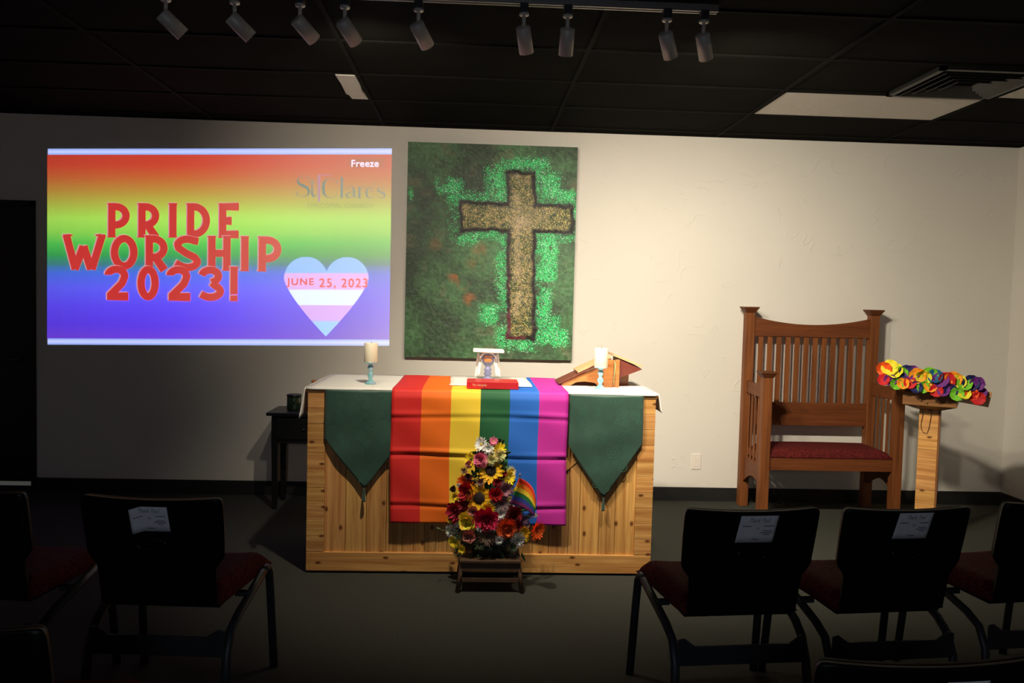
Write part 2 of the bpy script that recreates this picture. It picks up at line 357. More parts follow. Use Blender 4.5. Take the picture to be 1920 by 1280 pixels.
# --- stroke lettering
def ribbon(b, pts, w, dy, col, P=None, close=False):
    """flat stroke of width w (or list) through pts, in picture units, mapped by P"""
    P = P or (lambda x, y: pj(x, y, dy)); n = len(pts); ws = w if isinstance(w, (list, tuple)) else [w]*n; A = []; B = []
    for i in range(n):
        p = Vector(pts[i])
        a = Vector(pts[i-1]) if (i or close) else None; c = Vector(pts[(i+1) % n]) if (i < n-1 or close) else None
        t1 = (p-a).normalized() if a is not None else None; t2 = (c-p).normalized() if c is not None else None
        if t1 is None: nn = Vector((-t2.y, t2.x)); k = 1
        elif t2 is None: nn = Vector((-t1.y, t1.x)); k = 1
        else:
            t = (t1+t2).normalized(); nn = Vector((-t.y, t.x)); k = 1/max(.45, nn.dot(Vector((-t1.y, t1.x))))
        A.append(p+nn*ws[i]*.5*k); B.append(p-nn*ws[i]*.5*k)
    vs_ = [P(q.x, q.y) for q in A]+[P(q.x, q.y) for q in B]
    b.add(vs_, [(i, (i+1) % n, n+(i+1) % n, n+i) for i in range(n if close else n-1)], 0, col)
def arc(cx, cy, rx, ry, a0, a1, n=12): return [(cx+rx*math.cos(math.radians(a0+(a1-a0)*i/n)), cy+ry*math.sin(math.radians(a0+(a1-a0)*i/n))) for i in range(n+1)]
def glyph(ch, w=.21, asp=1.0):
    """strokes in a unit box, x 0..asp, y 0 (top)..1"""
    h = w/2; A = asp; S = []
    def stem(x, y0=0, y1=1, f=(1, 1)):
        S.append(([(x, y0), (x, y1)], w))
        if f[0]: S.append(([(x, y0), (x, y0+.055)], [w*1.32, w]))
        if f[1]: S.append(([(x, y1-.055), (x, y1)], [w, w*1.32]))
    if ch in 'PR':
        stem(h+.03); S.append(([(h, h)]+arc(A-h-.30, .37-.0, .30, .37-h, -90, 90)+[(h, .74-h)], w))
        if ch == 'R': S.append(([(A*.50, .66), (A-h*.9, 1)], [w, w*1.15]))
    elif ch == 'I': stem(A/2)
    elif ch == 'D': stem(h+.03); S.append(([(h, h)]+arc(A-h-.36, .5, .36, .5-h, -90, 90, 16)+[(h, 1-h)], w))
    elif ch == 'E':
        stem(h+.03); S.append(([(h, h*.95), (A, h*.95)], [w*.95, w*1.1])); S.append(([(h, .51), (A*.66, .51)], [w*.9, w*1.2])); S.append(([(h, 1-h*.95), (A, 1-h*.95)], [w*.95, w*1.1]))
    elif ch == 'H': stem(h+.03); stem(A-h-.03); S.append(([(h, .5), (A-h, .5)], w*.95))
    elif ch == 'O' or ch == '0': S.append((arc(A/2, .5, A/2-h, .5-h, 0, 345, 23), w, True))
    elif ch == 'W':
        S.append(([(h*.8, 0), (A*.29, 1)], w)); S.append(([(A*.27, 1), (A*.48, .33)], w*1.05)); S.append(([(A*.48, .33), (A*.66, 1)], w*1.05)); S.append(([(A*.68, 1), (A-h*.8, 0)], w))
        S.append(([(A*.40, .38), (A*.59, .38)], w*.55)); S.append(([(0, .02), (.26, .02)], .05)); S.append(([(A-.28, .02), (A, .02)], .05))
    elif ch == 'S':
        S.append(([(A*.93, .17)]+arc(A*.50, .27, A*.36, .27-h, -50, -180, 10)+[(A*.18, .36), (A*.45, .50), (A*.78, .62)]+arc(A*.52, .75, A*.37, .25-h*.8, -10, 140, 10)+[(A*.06, .78)], w))
    elif ch == '2':
        S.append(([(h*.9, .27)]+arc(A*.48, .30, A*.36, .30-h, -160, 25, 10)+[(A*.72, .52), (A*.22, .86)], w)); S.append(([(h*.5, 1-h), (A, 1-h)], [w, w*1.15]))
    elif ch == '3':
        S.append(([(h*.8, .26)]+arc(A*.46, .28, A*.34, .28-h, -150, 60, 10)+[(A*.52, .47)], w)); S.append(([(A*.52, .47)]+arc(A*.48, .72, A*.40, .28-h, -60, 130, 10)+[(h*.6, .80)], w))
    elif ch == '!': stem(A/2, 0, .80, (1, 0)); S.append(([(A/2, .83), (A/2, 1)], w))
    return S
def lay(b, ch, x0, x1, y0, y1, dy, col, w=.21):
    Hh = y1-y0; asp = (x1-x0)/Hh
    for gi, g in enumerate(glyph(ch, w, asp)):
        ribbon(b, [(x0+p[0]*Hh, y0+p[1]*Hh) for p in g[0]], [q*Hh for q in g[1]] if isinstance(g[1], list) else g[1]*Hh, dy+gi*.00004, col, close=len(g) > 2)
rows = [('PRIDE', [(200, 242), (256, 297), (314, 331), (347, 392), (407, 446)], 380, 444.5, .3),
        ('WORSHIP', [(119, 197), (207, 257), (270, 313), (325, 374), (387, 433), (450, 466), (482, 527)], 439, 504.5, 1.5),
        ('2023!', [(197, 240), (257, 297), (312, 356), (372, 418), (431, 445)], 497, 562, 1.2)]
for wi, (word, spans, y0, y1, dr) in enumerate(rows):
    b = MB(); s_ = MB()
    for i, (ch, (x0, x1)) in enumerate(zip(word, spans)):
        e = dr*i*.35
        lay(s_, ch, x0-2.2, x1-2.2, y0-1.2+e, y1-1.2+e, .0004+wi*.0010, sr((205, 140, 150)))
        lay(b, ch, x0, x1, y0+e, y1+e, .0009+wi*.0010, sr((196, 38, 34)))
    b.build('lettering', M_proj, pr); s_.build('lettering_outline', M_proj, pr)
# heart
b = MB(); hs = [sr(c) for c in ((128, 180, 248), (214, 165, 232), (215, 232, 252), (206, 160, 236), (142, 196, 244))]
def heart_iv(y):
    out = []
    def circ(cx, cy, r): return (cx-math.sqrt(max(0, r*r-(y-cy)**2)), cx+math.sqrt(max(0, r*r-(y-cy)**2))) if abs(y-cy) <= r else (cx, cx)
    if y < 521:
        a = circ(573.5, 521.5, 41.5); c = circ(651.5, 522, 41.5)
        if a[1] > c[0]: return [(a[0], c[1])]
        return [a, c]
    t = (y-521)/(629-521)
    k = math.sqrt(max(0, 1-t**2*1.0))*.18+ (1-t)*.82 if t < 1 else 0
    wdt = 80.5*(1-t**1.32); return [(612.5-wdt, 612.5+wdt)]
y = 480.5
while y < 629:
    st = 0 if y < 510.5 else 1 if y < 541 else 2 if y < 570 else 3 if y < 600 else 4
    for (a, c), (a2, c2) in zip(heart_iv(y), heart_iv(y+1) if len(heart_iv(y+1)) == len(heart_iv(y)) else heart_iv(y)):
        b.add([pj(a, y, .0010), pj(c, y, .0010), pj(c2, y+1.02, .0010), pj(a2, y+1.02, .0010)], [(0, 1, 2, 3)], 0, hs[st])
    y += 1
b.build('heart', M_proj, pr)

def text_mesh(txt, space=1.0):
    cu = bpy.data.curves.new('t', 'FONT'); cu.body = txt; cu.size = 1; cu.space_character = space; cu.resolution_u = 3
    o = bpy.data.objects.new('t', cu); COL.objects.link(o); bpy.context.view_layer.update()
    me = bpy.data.meshes.new_from_object(o); V = [tuple(v.co) for v in me.vertices]; Fc = [tuple(p.vertices) for p in me.polygons]
    bpy.data.objects.remove(o); bpy.data.curves.remove(cu); bpy.data.meshes.remove(me)
    x0 = min(v[0] for v in V); x1 = max(v[0] for v in V); y0 = min(v[1] for v in V); y1 = max(v[1] for v in V)
    return [((v[0]-x0)/(x1-x0), (v[1]-y0)/(y1-y0)) for v in V], Fc
def put_text(b, txt, P, col=(1, 1, 1), m=0, space=1.0):
    """P maps (u 0..1 right, v 0..1 down) to a point"""
    V, Fc = text_mesh(txt, space); b.add([P(u, 1-v) for u, v in V], Fc, m, col)
def bold_text(b, txt, x0, x1, y0, y1, dy, col, off=0, space=1.0):
    for k in ((0, 0), (off, 0), (0, off), (off, off)) if off else ((0, 0),):
        put_text(b, txt, lambda u, v: pj(x0+u*(x1-x0)+k[0], y0+v*(y1-y0)+k[1], dy+k[0]*.0001+k[1]*.0002), col, space=space)
for tx_, xa_, xb_ in (('JUNE', 537, 588), ('25,', 599, 630), ('2023', 641, 690.5)):
    b = MB(); bold_text(b, tx_, xa_, xb_, 520, 536.5 if tx_ != '25,' else 539, .0014, sr((215, 62, 70)), .8, 1.18); b.build('date_lettering', M_proj, pr)
b = MB(); b.grid(lambda u, v: pj(651+u*69, 298+v*16, .0004), 1, 1, lambda u, v: sr((150, 62, 28))); b.build('caption_box', M_proj, pr)
b = MB(); bold_text(b, 'Freeze', 657.5, 709, 300, 312.5, .0008, sr((232, 218, 250)), .6, 1.05); b.build('caption_lettering', M_proj, pr)
b = MB(); bold_text(b, 'EPISCOPAL CHURCH', 575.5, 700, 379.5, 389, .0006, sr((95, 118, 40)), .35, 1.05); b.build('church_name_small', M_proj, pr)
b = MB(); TE = sr((62, 108, 104))
def lg(pts, w, col=TE): ribbon(b, [(540+x/9.6, 300+y_/9.6) for x, y_ in pts], [q/9.6 for q in w] if isinstance(w, list) else w/9.6, .0008, col)
lg([(360, 370), (345, 320), (270, 282), (195, 300), (160, 345), (155, 395), (200, 435), (270, 465), (335, 500), (365, 560), (340, 620), (270, 655), (190, 640), (145, 600), (130, 560)], [24, 12, 10, 14, 26, 42, 50, 52, 50, 44, 26, 12, 12, 14, 22])
lg([(130, 650), (138, 560)], 12); lg([(352, 290), (358, 370)], 12)
lg([(418, 345), (418, 600), (440, 645), (500, 640)], [12, 42, 40, 10]); lg([(370, 405), (505, 395)], 12); lg([(418, 345), (418, 400)], [12, 34])
lg([(545, 262), (545, 745)], 34, sr((150, 100, 150))); lg([(545, 265), (755, 268)], 14, sr((150, 100, 150))); lg([(505, 265), (505, 640)], 8)
lg([(865, 420), (850, 360), (770, 325), (690, 335), (635, 400), (618, 500), (635, 600), (690, 665), (770, 682), (840, 650), (875, 590)], [20, 12, 10, 18, 44, 58, 46, 18, 10, 12, 14]); lg([(872, 345), (874, 425)], 12)
lg([(957, 300), (957, 675)], 46); lg([(915, 672), (1000, 678)], 10); lg([(915, 305), (957, 305)], 10)
lg([(1040, 520), (1060, 475), (1110, 462), (1160, 480), (1180, 530), (1180, 640), (1215, 675)], [28, 16, 10, 20, 40, 40, 10]); lg([(1175, 560), (1090, 580), (1040, 620), (1060, 665), (1110, 675), (1170, 640)], [10, 16, 34, 30, 12, 10])
lg([(1280, 470), (1280, 680)], 42); lg([(1240, 683), (1325, 683)], 10); lg([(1300, 510), (1340, 475), (1385, 490)], [10, 12, 30])
lg([(1405, 570), (1530, 560), (1510, 500), (1460, 478), (1415, 520), (1405, 590), (1425, 655), (1480, 682), (1540, 650)], [10, 10, 22, 12, 30, 40, 34, 12, 10])
lg([(1585, 400), (1560, 450)], [30, 8]); lg([(1730, 530), (1715, 490), (1670, 478), (1620, 500), (1615, 545), (1680, 575), (1740, 605), (1745, 650), (1690, 685), (1630, 670), (1605, 620)], [16, 10, 10, 24, 34, 38, 36, 28, 12, 10, 16])
b.build('church_name_lettering', M_proj, pr)

# ------------------------------------------------------------------ painting
PX0, PX1, PZ0, PZ1, PYF = -.512, .722, 1.045, 2.605, D-.045
def vnoise(nx, ny, sx, sy, oct=4, seed=0):
    r = np.random.default_rng(seed); out = np.zeros((ny, nx)); amp = 1; tot = 0
    X = np.linspace(0, 1, nx); Y = np.linspace(0, 1, ny)
    for o in range(oct):
        gx_, gy_ = int(sx*2**o)+2, int(sy*2**o)+2; g = r.random((gy_, gx_))
        fx = X*(gx_-2); fy = Y*(gy_-2); ix = fx.astype(int); iy = fy.astype(int); tx = fx-ix; ty = fy-iy; tx = tx*tx*(3-2*tx); ty = ty*ty*(3-2*ty)
        a = g[np.ix_(iy, ix)]*(1-tx)+g[np.ix_(iy, np.minimum(ix+1, gx_-1))]*tx; c = g[np.ix_(np.minimum(iy+1, gy_-1), ix)]*(1-tx)+g[np.ix_(np.minimum(iy+1, gy_-1), np.minimum(ix+1, gx_-1))]*tx
        out += amp*(a*(1-ty[:, None])+c*ty[:, None]); tot += amp; amp *= .55
    return out/tot
def make_painting():
    nx, ny = 320, 404
    U, V = np.meshgrid(np.linspace(0, 1, nx), np.linspace(0, 1, ny))
    n1 = vnoise(nx, ny, 5, 6, 5, 1); n2 = vnoise(nx, ny, 9, 11, 5, 2); n3 = vnoise(nx, ny, 60, 75, 2, 3); n4 = vnoise(nx, ny, 14, 17, 4, 4); spk = rng.random((ny, nx)); spk2 = rng.random((ny, nx))
    A = np.array
    c1, c2, c3 = A(lin((50, 72, 50))), A(lin((68, 108, 68))), A(lin((104, 100, 76)))
    t = np.clip((n1-.35)/.3, 0, 1)[..., None]; C = c1*(1-t)+c2*t
    t = np.clip((n2-.60)/.15, 0, 1)[..., None]*.55; C = C*(1-t)+c3*t
    C = C*(.55+.90*n3[..., None])*(.75+.5*n1[..., None])*1.05
    C *= (1-.22*np.clip(1-np.hypot((U-.2)/.35, (V-.12)/.2), 0, 1))[..., None]
    # warm stains
    for (u, v, r, k) in ((.29, .61, .055, .9), (.34, .65, .05, .7), (.38, .72, .05, .8), (.43, .49, .06, .55), (.41, .56, .07, .4), (.85, .25, .04, .6), (.17, .47, .05, .3), (.36, .40, .05, .3)):
        g = np.clip(1-np.hypot((U-u), (V-v)*1.26)/r, 0, 1)*k*np.clip((n4-.38)/.2, 0, 1); C = C*(1-g[..., None])+A(lin((176, 98, 48)))*g[..., None]
    # glitter field
    def band(u0, u1, v0, v1, fu=.04, fv=.03):
        return np.clip(np.minimum((U-u0)/fu, (u1-U)/fu), 0, 1)*np.clip(np.minimum((V-v0)/fv, (v1-V)/fv), 0, 1)
    G = np.zeros_like(U)
    for a in ((.44, .62, .07, .29, .06, .05), (.56, .86, .045, .13, .05, .04), (.76, .92, .10, .28, .06, .05), (.84, 1.02, .19, .27, .05, .03), (.15, .34, .15, .25, .05, .04), (.22, .60, .22, .285, .05, .03),
              (.28, .44, .375, .48, .05, .04), (.54, .64, .39, .60, .03, .04), (.57, .64, .55, .78, .025, .04), (.77, .91, .40, .66, .04, .04), (.76, .88, .60, .88, .05, .05), (.76, .94, .78, .95, .05, .04),
              (.42, .60, .73, .85, .06, .04), (.52, .68, .85, .96, .05, .04), (.64, .80, .89, .97, .05, .03), (.0, .04, .20, .29, .02, .03), (.86, .99, .84, .95, .04, .04)): G = np.maximum(G, band(*a))
    Xc = U-.034*(V-.5); dist = np.minimum(np.hypot(np.clip(np.abs(Xc-.681)-.083, 0, 1), np.clip(np.abs(V-.51)-.39, 0, 1)*1.26), np.hypot(np.clip(.318-Xc, 0, 1), np.clip(np.abs(V-.335)-.067, 0, 1)*1.26))
    halo = np.clip(1-dist/(.035+.09*n2), 0, 1)*np.where((U < .5) & (V > .52), .35, 1)*np.where((U > .86) & (V > .45), .3, 1)
    G = np.maximum(G*.95, halo*.85); G = np.clip(G*1.7*np.clip((n4-.26)/.26, 0, 1)*(.6+.6*n1), 0, 1)
    base = A(lin((34, 150, 84))); t = (G*.62*np.clip(.4+n3, 0, 1))[..., None]; C = C*(1-t)+base*t
    s = (spk < G*.42)[..., None]; C = np.where(s, A(lin((60, 235, 130)))*(.6+.9*spk2[..., None]), C)
    s = (spk < G*.05)[..., None]; C = np.where(s, A((.75, 1.3, .95)), C)
    s = ((spk > .9965))[..., None]; C = np.where(s, A(lin((150, 190, 120))), C)
    # the cross
    wv = (n4-.5)*.025; wu = (vnoise(nx, ny, 16, 20, 3, 9)-.5)*.03
    lean = .034*(V-.5)
    x = U-lean+wu; y_ = V+wv
    vb = np.minimum(np.minimum(x-.598, .764-x)/1.0, np.minimum(y_-.122, .905-y_)*1.26)
    hb = np.minimum(np.minimum(x-.318, 1.01-x), np.minimum(y_-.268, .402-y_)*1.26)
    hb = np.minimum(hb, .992-x); dd = np.maximum(vb, hb)      # >0 inside
    tan, olive, gr = A(lin((172, 150, 104))), A(lin((104, 104, 44))), A(lin((34, 74, 38)))
    edge = np.clip(1-dd/.05, 0, 1)
    t = np.clip((n4-.33)/.3, 0, 1)[..., None]; I = (olive*(1-t)+tan*t)*.82
    t = np.clip(np.clip((n3-.42)/.2, 0, 1)*.8+edge*.55*np.clip(n2*1.6-.3, 0, 1), 0, .95)[..., None]; I = I*(1-t)+gr*t
    core = (np.clip(1-np.hypot((x-.67)/.20, (y_-.335)/.10), 0, 1)*.75*np.clip((n2-.35)*5, 0, 1)+.5*np.clip(1-np.abs(x-.66)/.03, 0, 1)*np.clip((n4-.42)*7, 0, 1))[..., None]; core = np.clip(core, 0, .9); I = I*(1-core)+A(lin((205, 180, 150)))*core
    s = (spk < .16)[..., None]; I = np.where(s, A(lin((235, 215, 130)))*(.4+.8*spk2[..., None]), I); s = (spk > .70)[..., None]; I = np.where(s, I*.25, I)
    ins = np.clip(dd/.012, 0, 1)[..., None]; C = C*(1-ins)+I*ins
    line = np.exp(-((dd-.006)/.013)**2)*np.clip(.55+n3, 0, 1); line = np.clip(line*1.35, 0, 1)
    mar = np.clip((V-.5)*3, 0, 1)*np.clip((n2-.42)*6, 0, 1); dark = A(lin((26, 16, 16)))*(1-mar[..., None])+A(lin((92, 28, 44)))*mar[..., None]
    C = C*(1-line[..., None])+dark*line[..., None]
    spl = (np.exp(-(np.clip(np.abs(dd+.012), 0, 1)/.022)**2) > spk*1.25) & (spk2 < .35); C = np.where(spl[..., None], C*.25, C)
    # thin dark curls and specks
    for (cu_, cv, r, a0, a1) in ((.40, .375, .032, -.5, 5.2), (.44, .20, .02, 0, 4.5), (.55, .06, .05, 3, 5.6), (.56, .70, .04, 1.5, 5), (.80, .66, .045, 4.6, 8), (.59, .90, .03, .5, 5), (.44, .31, .03, 1, 5), (.62, .20, .045, 2.4, 4.6)):
        for k in range(220):
            a = a0+(a1-a0)*k/219; rr = r*(1-.35*k/219); i = int((cu_+rr*math.cos(a))*nx); j = int((cv+rr*.79*math.sin(a))*ny)
            if 0 <= i < nx and 0 <= j < ny: C[j, i] = C[j, i]*.25
    for k in range(260):
        u = rng.random()*.98; v = rng.random()*.98; i = int(u*nx); j = int(v*ny); C[j:j+rng.integers(1, 3), i:i+rng.integers(1, 3)] *= .45
    C = np.clip(C*1.10, 0, 1.2)
    me = bpy.data.meshes.new('painting')
    X = PX0+(PX1-PX0)*U; Z = PZ1-(PZ1-PZ0)*V; rel = (n3-.5)*.003+np.clip(dd/.02, 0, 1)*.003
    co_ = np.stack([X, PYF-rel, Z], -1).reshape(-1, 3)
    nb = nx*ny
    ex = np.array([(PX0, PYF+.002, PZ0), (PX1, PYF+.002, PZ0), (PX1, PYF+.002, PZ1), (PX0, PYF+.002, PZ1), (PX0, D-.004, PZ0), (PX1, D-.004, PZ0), (PX1, D-.004, PZ1), (PX0, D-.004, PZ1)])
    ji, ii = np.meshgrid(np.arange(ny-1), np.arange(nx-1), indexing='ij'); a = (ji*nx+ii).reshape(-1)
    faces = np.stack([a, a+nx, a+nx+1, a+1], -1).tolist()
    faces += [[nb+q for q in f] for f in ((0, 4, 5, 1), (1, 5, 6, 2), (2, 6, 7, 3), (3, 7, 4, 0), (4, 7, 6, 5))]
    ctr = Vector(((PX0+PX1)/2, D, (PZ0+PZ1)/2)); vv = np.concatenate([co_, ex])-np.array(ctr)
    me.from_pydata(vv.tolist(), [], faces)
    at_ = me.color_attributes.new('Col', 'FLOAT_COLOR', 'POINT'); cc = np.ones((nb+8, 4)); cc[:nb, :3] = C.reshape(-1, 3); cc[nb:, :3] = .02
    at_.data.foreach_set('color', cc.reshape(-1)); me.materials.append(M_paint); me.materials.append(M_edge)
    mi = np.zeros(len(faces), dtype=np.int32); mi[-5:] = 1; me.polygons.foreach_set('material_index', mi)
    me.update(); o = bpy.data.objects.new('painting', me); COL.objects.link(o); o.location = ctr
    tag(o, 'large mottled green glitter painting of a gold cross outlined in black', 'painting')
make_painting()

# wall plate
t = thing('wall_plate', 'small ivory electrical plate low on the wall between altar and throne', 'wall plate', (1.692, D-.003, .298))
b = MB(); b.box(1.657, 1.728, D-.009, D-.003, .24, .356); b.build('cover', M_plate, t, bevel=.002)
b = MB(); b.box(1.676, 1.709, D-.0105, D-.008, .262, .334); b.build('insert', M_plate, t, bevel=.001)

# ------------------------------------------------------------------ altar
AX0, AX1, AY0, AY1, AZ = -.872, .984, 4.395, 5.155, .992
al = thing('altar', 'broad pale knotty wood altar under the rainbow runner', 'altar', ((AX0+AX1)/2, (AY0+AY1)/2, 0))
def tv(s=.12, warm=.05):
    k = 1+random.uniform(-s, s); return (k, k*(1+random.uniform(-warm, warm)), k*(1+random.uniform(-warm*1.5, warm*1.5)))
b = MB(); b.box(AX0+.02, AX1-.02, AY0+.03, AY1-.02, .01, AZ-.02, c=(.85, .85, .85))
for sx in (AX0, AX1-.02):   # side boards
    y = AY0+.02
    while y < AY1-.02: b.box(sx, sx+.02, y, min(y+.093, AY1)-.002, .01, AZ-.02, c=tv()); y += .095
b.build('body', M_cedv, al)
for x0 in (AX0, AX1-.092):
    b = MB(); z = AZ-.022
    for k in range(10):
        h = .0855; b.box(x0, x0+.092, AY0-.004, AY0+.03, z-h+.0016, z, c=tv(.13)); z -= h
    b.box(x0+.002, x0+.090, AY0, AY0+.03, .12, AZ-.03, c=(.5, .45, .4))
    b.build('corner_post', M_cedh, al, bevel=.0012)
b = MB(); b.box(AX0, AX1, AY0-.006, AY0+.03, .012, .1135, c=(1, .98, .95)); b.build('bottom_rail', M_cedh, al, bevel=.002)
b = MB(); b.box(AX0+.092, AX1-.092, AY0-.002, AY0+.03, AZ-.062, AZ-.022, c=(1.05, 1, .95)); b.build('top_rail', M_cedh, al)
b = MB(); xs = [AX0+.092]
while xs[-1] < AX1-.1: xs.append(min(xs[-1]+random.choice((.088, .105, .112, .06)), AX1-.092))
for xa, xb in zip(xs, xs[1:]):
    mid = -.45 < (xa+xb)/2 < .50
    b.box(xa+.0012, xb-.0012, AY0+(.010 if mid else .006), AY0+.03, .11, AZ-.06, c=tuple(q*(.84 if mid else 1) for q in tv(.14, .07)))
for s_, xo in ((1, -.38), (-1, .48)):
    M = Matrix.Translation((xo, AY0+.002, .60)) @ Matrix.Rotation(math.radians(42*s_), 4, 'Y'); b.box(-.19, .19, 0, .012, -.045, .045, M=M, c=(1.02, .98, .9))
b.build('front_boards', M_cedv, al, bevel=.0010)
b = MB(); b.box(AX0-.006, AX1+.006, AY0-.008, AY1+.004, AZ-.022, AZ); b.build('tabletop', M_cedh, al, bevel=.002)

# white altar cloth
ac = MB()
CX0, CX1, CY0, CY1 = AX0-.010, AX1+.010, AY0-.012, AY1+.008; ZT = AZ+.0015
def drop(u, v, x, side, zb, flare):
    y = CY0+u*(CY1-CY0); w = math.sin(u*9+side)*.006*v+math.sin(u*21)*.003*v
    return (x+side*(.004+flare*v+abs(w)), y-(.02*v if u < .05 else 0), ZT+.002-(ZT-zb)*v)
ac.grid(lambda u, v: (CX0+u*(CX1-CX0), CY0+v*(CY1-CY0), ZT+.0012*math.sin(u*40)*math.sin(v*9)*.5), 40, 16)
ac.grid(lambda u, v: drop(u, v, CX0, -1, .83+.02*u, .022), 24, 8); ac.grid(lambda u, v: drop(u, v, CX1, 1, .895+.01*u, .008), 24, 8)
ac.grid(lambda u, v: (CX0+.004+u*(CX1-CX0-.008), CY0-.001*v, ZT-.010*v*(1 if u < .16 or u > .9 else .8)), 60, 2)
tag(ac.build('altar_cloth', M_linen, solid=.0025), 'white cloth covering the top of the wooden altar', 'tablecloth')

# green pointed hangings
def spiral(cx, cz, r, turns, a0, y, b, w=.0034, flip=1):
    pts = []
    n = int(26*turns)
    for i in range(n+1):
        t = i/n; rr = r*(1-.88*t); a = a0+flip*2*PI*turns*t; pts.append((cx+rr*math.cos(a), cz+rr*math.sin(a)))
    ribbon(b, pts, w, 0, (1, 1, 1), P=lambda x, z: (x, y(x, z), z))
    return pts
def hanging(x0, x1, zc_l, zc_r, xt, zt, label, seed):
    R = random.Random(seed); yf = AY0-.0135
    t = thing('altar_hanging', label, 'altar hanging', ((x0+x1)/2, AY0, ZT), group='green pointed altar hangings')
    ztop = AZ-.006
    def yy(x, z):
        d = (ztop-z); return yf-.002-.007*min(1, d*3)-.0035*math.sin((x-x0)*13+z*9+seed)*min(1, d*5)-.0030*math.sin((x*9-z*27)+seed*2)*min(1, d*4)
    b = MB(); n = 26
    def zb(u):
        ut = (xt-x0)/(x1-x0); return zc_l+(zt-zc_l)*(u/ut)**.96 if u < ut else zt+(zc_r-zt)*((u-ut)/(1-ut))**1.04
    b.grid(lambda u, v: (x0+u*(x1-x0), AY0+.06-v*(.06+.0115), ZT-.004-.002*v), n, 2)
    def fp(u, v): x = x0+u*(x1-x0); z = ztop-(ztop-zb(u))*v; return (x, yy(x, z), z)
    b.grid(fp, n, 30)
    s_ = MB(); cells = []
    k = 0
    while k < 400 and len(cells) < 34:
        k += 1; r = R.choice((.016, .022, .028, .036)); x = R.uniform(x0+r, x1-r); z = R.uniform(zt+.02, ztop-r)
        if z-r*.8 < zb((x-x0)/(x1-x0))+.004: continue
        if all(math.hypot(x-a, z-c) > (r+q)*.86 for a, c, q in cells): cells.append((x, z, r))
    for x, z, r in cells:
        spiral(x, z, r, 1.9 if r > .02 else 1.4, R.uniform(0, 6), lambda a, c: yy(a, c)-.0004, s_, flip=R.choice((1, -1)))
    b.add(s_.v, s_.f, 1); b.build('cloth', [M_silk, M_scroll], t, solid=.002)
    g = MB(); y = yy(xt, zt)-.002
    g.lathe([(0, .004), (.004, 0), (.003, -.006), (.0055, -.010), (.0045, -.016), (.007, -.03), (.0095, -.062), (.010, -.068), (0, -.069)], (xt, y, zt), 14); g.build('tassel', M_silk, t)
hanging(-.778, -.422, .725, .655, -.567, .462, 'dark green scroll-patterned pointed hanging left of the rainbow runner', 3)
hanging(.516, .915, .712, .728, .712, .430, 'dark green scroll-patterned pointed hanging right of the rainbow runner', 8)

# rainbow runner
RB = [lin(c) for c in ((222, 38, 32), (246, 112, 14), (246, 208, 56), (26, 92, 52), (34, 104, 200), (198, 42, 160))]
RBe = [0, .168, .335, .500, .665, .832, 1.001]
def rbcol(u, v=0):
    for i in range(6):
        if u < RBe[i+1]: return RB[i]
    return RB[5]
FX0, FX1, FZ = -.424, .512, .283
def flagp(u, v):
    x = FX0+u*(FX1-FX0)
    Lt = CY1-AY0+.010; Lf = ZT-FZ; s = v*(Lt+Lf)
    if s < Lt: return (x-.004, CY1-s+.0-.004*math.sin(u*3), ZT+.0035+.0010*math.sin(u*17+s*11))
    d = s-Lt; z = ZT+.003-d
    w = 0
    for zc, a in ((.872, .0050), (.665, .0085), (.395, .0080)):
        q = (z-(zc+.006*math.sin(u*5+zc*20)))/.011; w += a*(math.exp(-q*q)*(.65+.35*math.sin(u*7+zc*9))) - a*.8*math.exp(-((q+1.9)/.8)**2)
    for uc in (.28, .72, .5): w += .0035*math.exp(-((u-uc)/.012)**2)
    w += .004*math.sin(u*6.3+z*5)*min(1, d*3)+.0025*math.sin(u*15+z*23)
    return (x+.004*math.sin(z*7)*min(1, d*3)-.004, AY0-.018-min(.016, d*.4)-w*min(1, d*9), z-.004*u*min(1, d*3))
b = MB(); Lt = CY1-AY0+.010; Lf = ZT-FZ
b.grid(flagp, 48, 150, rbcol)
tag(b.build('rainbow_runner', M_flag, solid=.0016), 'six-stripe rainbow flag with fold creases draped over the altar front', 'flag')
# corporal on the runner
b = MB(); b.grid(lambda u, v: (-.135+u*.462+.004*math.sin(v*6), 4.575+v*.545, ZT+.0085+.0010*math.sin(u*12)*math.sin(v*7)), 14, 14)
tag(b.build('white_square_cloth', M_linen, solid=.002), 'small white square cloth under the chalice on the rainbow runner', 'cloth')

# ------------------------------------------------------------------ things on the altar
def candle(x, y, label, sc=1.0, zb=ZT+.001):
    t = thing('candle_holder', 'teal iridescent glass candle holder '+label, 'candle holder', (x, y, zb), group='glass candle holders on the altar')
    P = [(0, 0), (.028, 0), (.031, .003), (.026, .009), (.013, .020), (.009, .028), (.013, .036), (.017, .046), (.017, .054), (.012, .062), (.008, .068), (.013, .078), (.017, .090), (.015, .099), (.011, .106), (.016, .113), (.036, .116), (.037, .122), (.034, .122), (.033, .119), (0, .118)]
    b = MB(); b.lathe([(r*sc, z*sc) for r, z in P], (x, y, zb), 32); b.build('stem', M_glass, t)
    c = thing('pillar_candle', 'ivory pillar candle '+label.replace('standing', 'on the glass holder'), 'candle', (x, y, zb+.118*sc), group='ivory pillar candles')
    z = zb+.1185*sc; h = .107*sc; r = .037*sc
    b = MB(); b.lathe([(0, 0), (r-.002, 0), (r, .003), (r, h-.004), (r-.003, h), (r-.007, h-.001), (r-.010, h-.005), (0, h-.006)], (x, y, z), 36); b.build('wax', M_wax, c)
    b = MB(); b.tube([(x, y, z+h-.008), (x+.001, y, z+h+.004), (x+.003, y, z+h+.009)], .0012, 6); b.build('wick', M_wick, c)
candle(-.572, 4.61, 'standing left on the altar', 1.02)
candle(.712, 4.60, 'standing right on the altar', 1.02)

